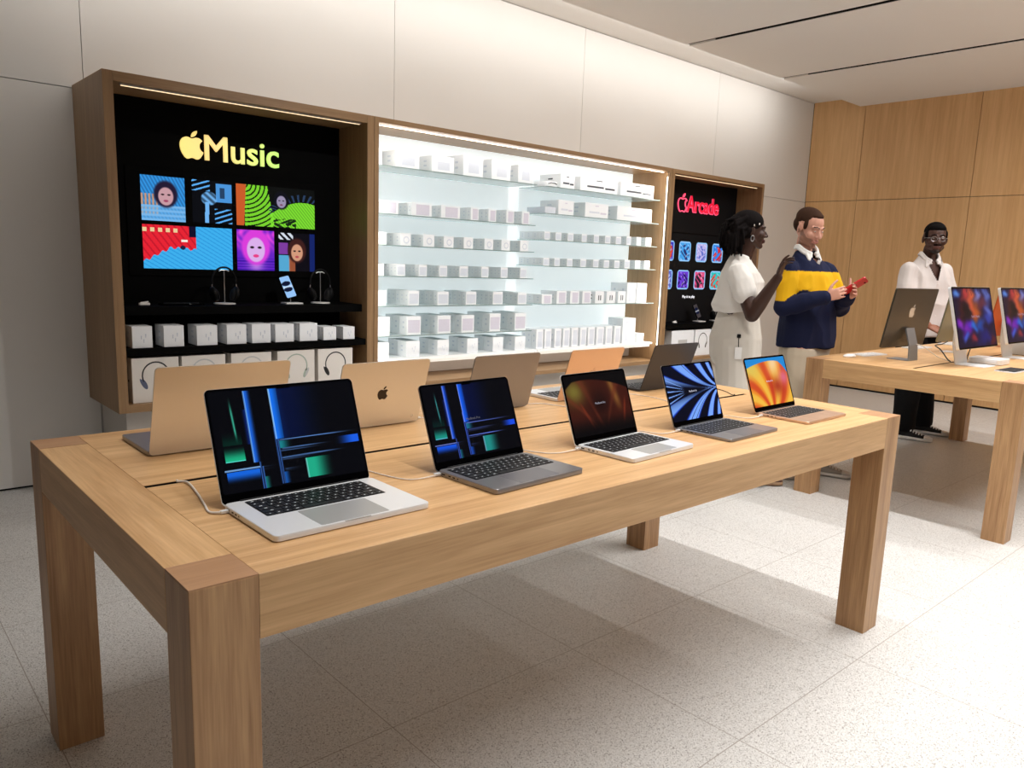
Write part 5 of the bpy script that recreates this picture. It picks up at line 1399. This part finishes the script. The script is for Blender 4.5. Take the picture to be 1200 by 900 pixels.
ms = Body(); ms.cap(hx @ Vector((-.028, .096, -.055)), .0055, hx @ Vector((0, .104, -.051)), .0055).cap(hx @ Vector((.028, .096, -.055)), .0055, hx @ Vector((0, .104, -.051)), .0055)
ms.grow('moustache', hair_mat, p3, .003, 1, srgb(26, 20, 18))
for sx in (-1, 1):
    MB().tube([hx @ Vector((sx * .014, .100, .028)), hx @ Vector((sx * .034, .094, .034)), hx @ Vector((sx * .053, .079, .027))], .0038, 6).build('eyebrow', blackm, p3, True)
gl = None
frame_m = steel
gm_ = MB()
for sx in (-1, 1):
    pts = [hx @ Vector((sx * (.034 + .024 * math.cos(t)), .112 - .012 * abs(math.cos(t) * .5 + .5 * 1) , -.004 + .019 * math.sin(t))) for t in np.linspace(0, 2 * PI, 21)]
    gm_.tube(pts, .0017, 6)
    gm_.tube([hx @ Vector((sx * .058, .101, .004)), hx @ Vector((sx * .088, .050, .004)), hx @ Vector((sx * .092, -.012, .002))], .0016, 6)
gm_.tube([hx @ Vector((-.011, .111, .0)), hx @ Vector((0, .118, .004)), hx @ Vector((.011, .111, .0))], .0016, 6)
gm_.build('glasses', frame_m, p3, True)
shirt = Body()
shirt.secs([(V(0, 0, .905), X_ * .225, Y_ * .168, 2.4), (V(.0, 0, 1.0), X_ * .222, Y_ * .165, 2.4), (V(0, 0, 1.15), X_ * .215, Y_ * .158, 2.4), (V(0, 0, 1.32), X_ * .210, Y_ * .150, 2.3), (V(0, 0, 1.42), X_ * .200, Y_ * .128, 2.1), (V(0, 0, 1.495), X_ * .165, Y_ * .102, 2.0), (V(0, 0, 1.55), X_ * .115, Y_ * .086, 2), (V(.0, -.0, 1.60), X_ * .080, Y_ * .076, 2)])
shirt.chain([(shR, .070), (shR.lerp(elR, .5), .080), (shR.lerp(elR, .98), .080), (elR.lerp(wrR, .22), .076)])
shirt.chain([(shL, .070), (shL.lerp(elL, .5), .080), (shL.lerp(elL, .98), .080)])
shirt.grow('shirt', cloth_mat, p3, .0065, 4, srgb(226, 218, 214), fold_noise(.010, 8, 5, 9.0), cut=lambda co: co.y > .02 and co.z > 1.385 and abs(co.x) < (co.z - 1.385) * .42)
col = Body(); cF = Matrix.Translation(V(.0, 0, 1.602))
for sg in (-1, 1):
    pts = [cF @ Vector((sg * .078 * math.sin(a), -.068 * math.cos(a) + .005, .020 - .070 * max(0, -math.cos(a)))) for a in np.linspace(0, PI * .88, 12)]
    for q0, q1 in zip(pts[:-1], pts[1:]): col.cap(q0, .012, q1, .012); col.cap(q0 + Vector((0, 0, -.018)) + (q0 - cF.translation) * .15, .010, q1 + Vector((0, 0, -.018)) + (q1 - cF.translation) * .15, .010)
    tip = pts[-1]; col.cap(tip, .012, tip + Vector((sg * .050, .018, -.060)), .008).cap(pts[-3], .012, tip + Vector((sg * .055, .012, -.052)), .008)
col.grow('collar', cloth_mat, p3, .0045, 1, srgb(228, 221, 217))
bt = MB()
for k in range(5): bt.ell(V(0, 0, 1.36 - k * .09) + Vector((.0, .155 + .008 * k * .5, 0)), (.005, .003, .005), n=8)
bt.build('buttons', white_plastic, p3, True)
MB().tube([wrR.lerp(elR, .12) + Vector((.031 * math.cos(a), .012 * math.cos(a), .031 * math.sin(a))) for a in np.linspace(0, 2 * PI, 15)], .0045, 6).build('bracelet', blackm, p3, True)
tr = Body(); tr.secs([(V(0, 0, 1.0), X_ * .18, Y_ * .13, 2.3), (V(0, 0, .90), X_ * .19, Y_ * .145, 2.3), (V(0, 0, .78), X_ * .19, Y_ * .14, 2.3)])
for hip, kn, an in LEG3: tr.chain([(hip + Vector((0, 0, -.04)), .105), (kn, .105), (an + Vector((0, 0, .02)), .095)])
tr.grow('trousers', cloth_mat, p3, .0065, 4, srgb(14, 14, 16), fold_noise(.005, 8, 4, 1.0), cut=lambda co: co.z < .07)
bs = (plain('black_canvas', srgb(20, 20, 22), .8), plain('white_sole', srgb(236, 236, 236), .5), plain('white_lace', srgb(240, 240, 240), .7))
shoe(p3, 'sneaker', V(-.09, -.20, 0), (V(.95, -.15, 0) - V(0, 0, 0)), .29, bs, .07)
shoe(p3, 'sneaker', V(.05, .16, 0), (V(.97, -.1, 0) - V(0, 0, 0)), .29, bs, .07)
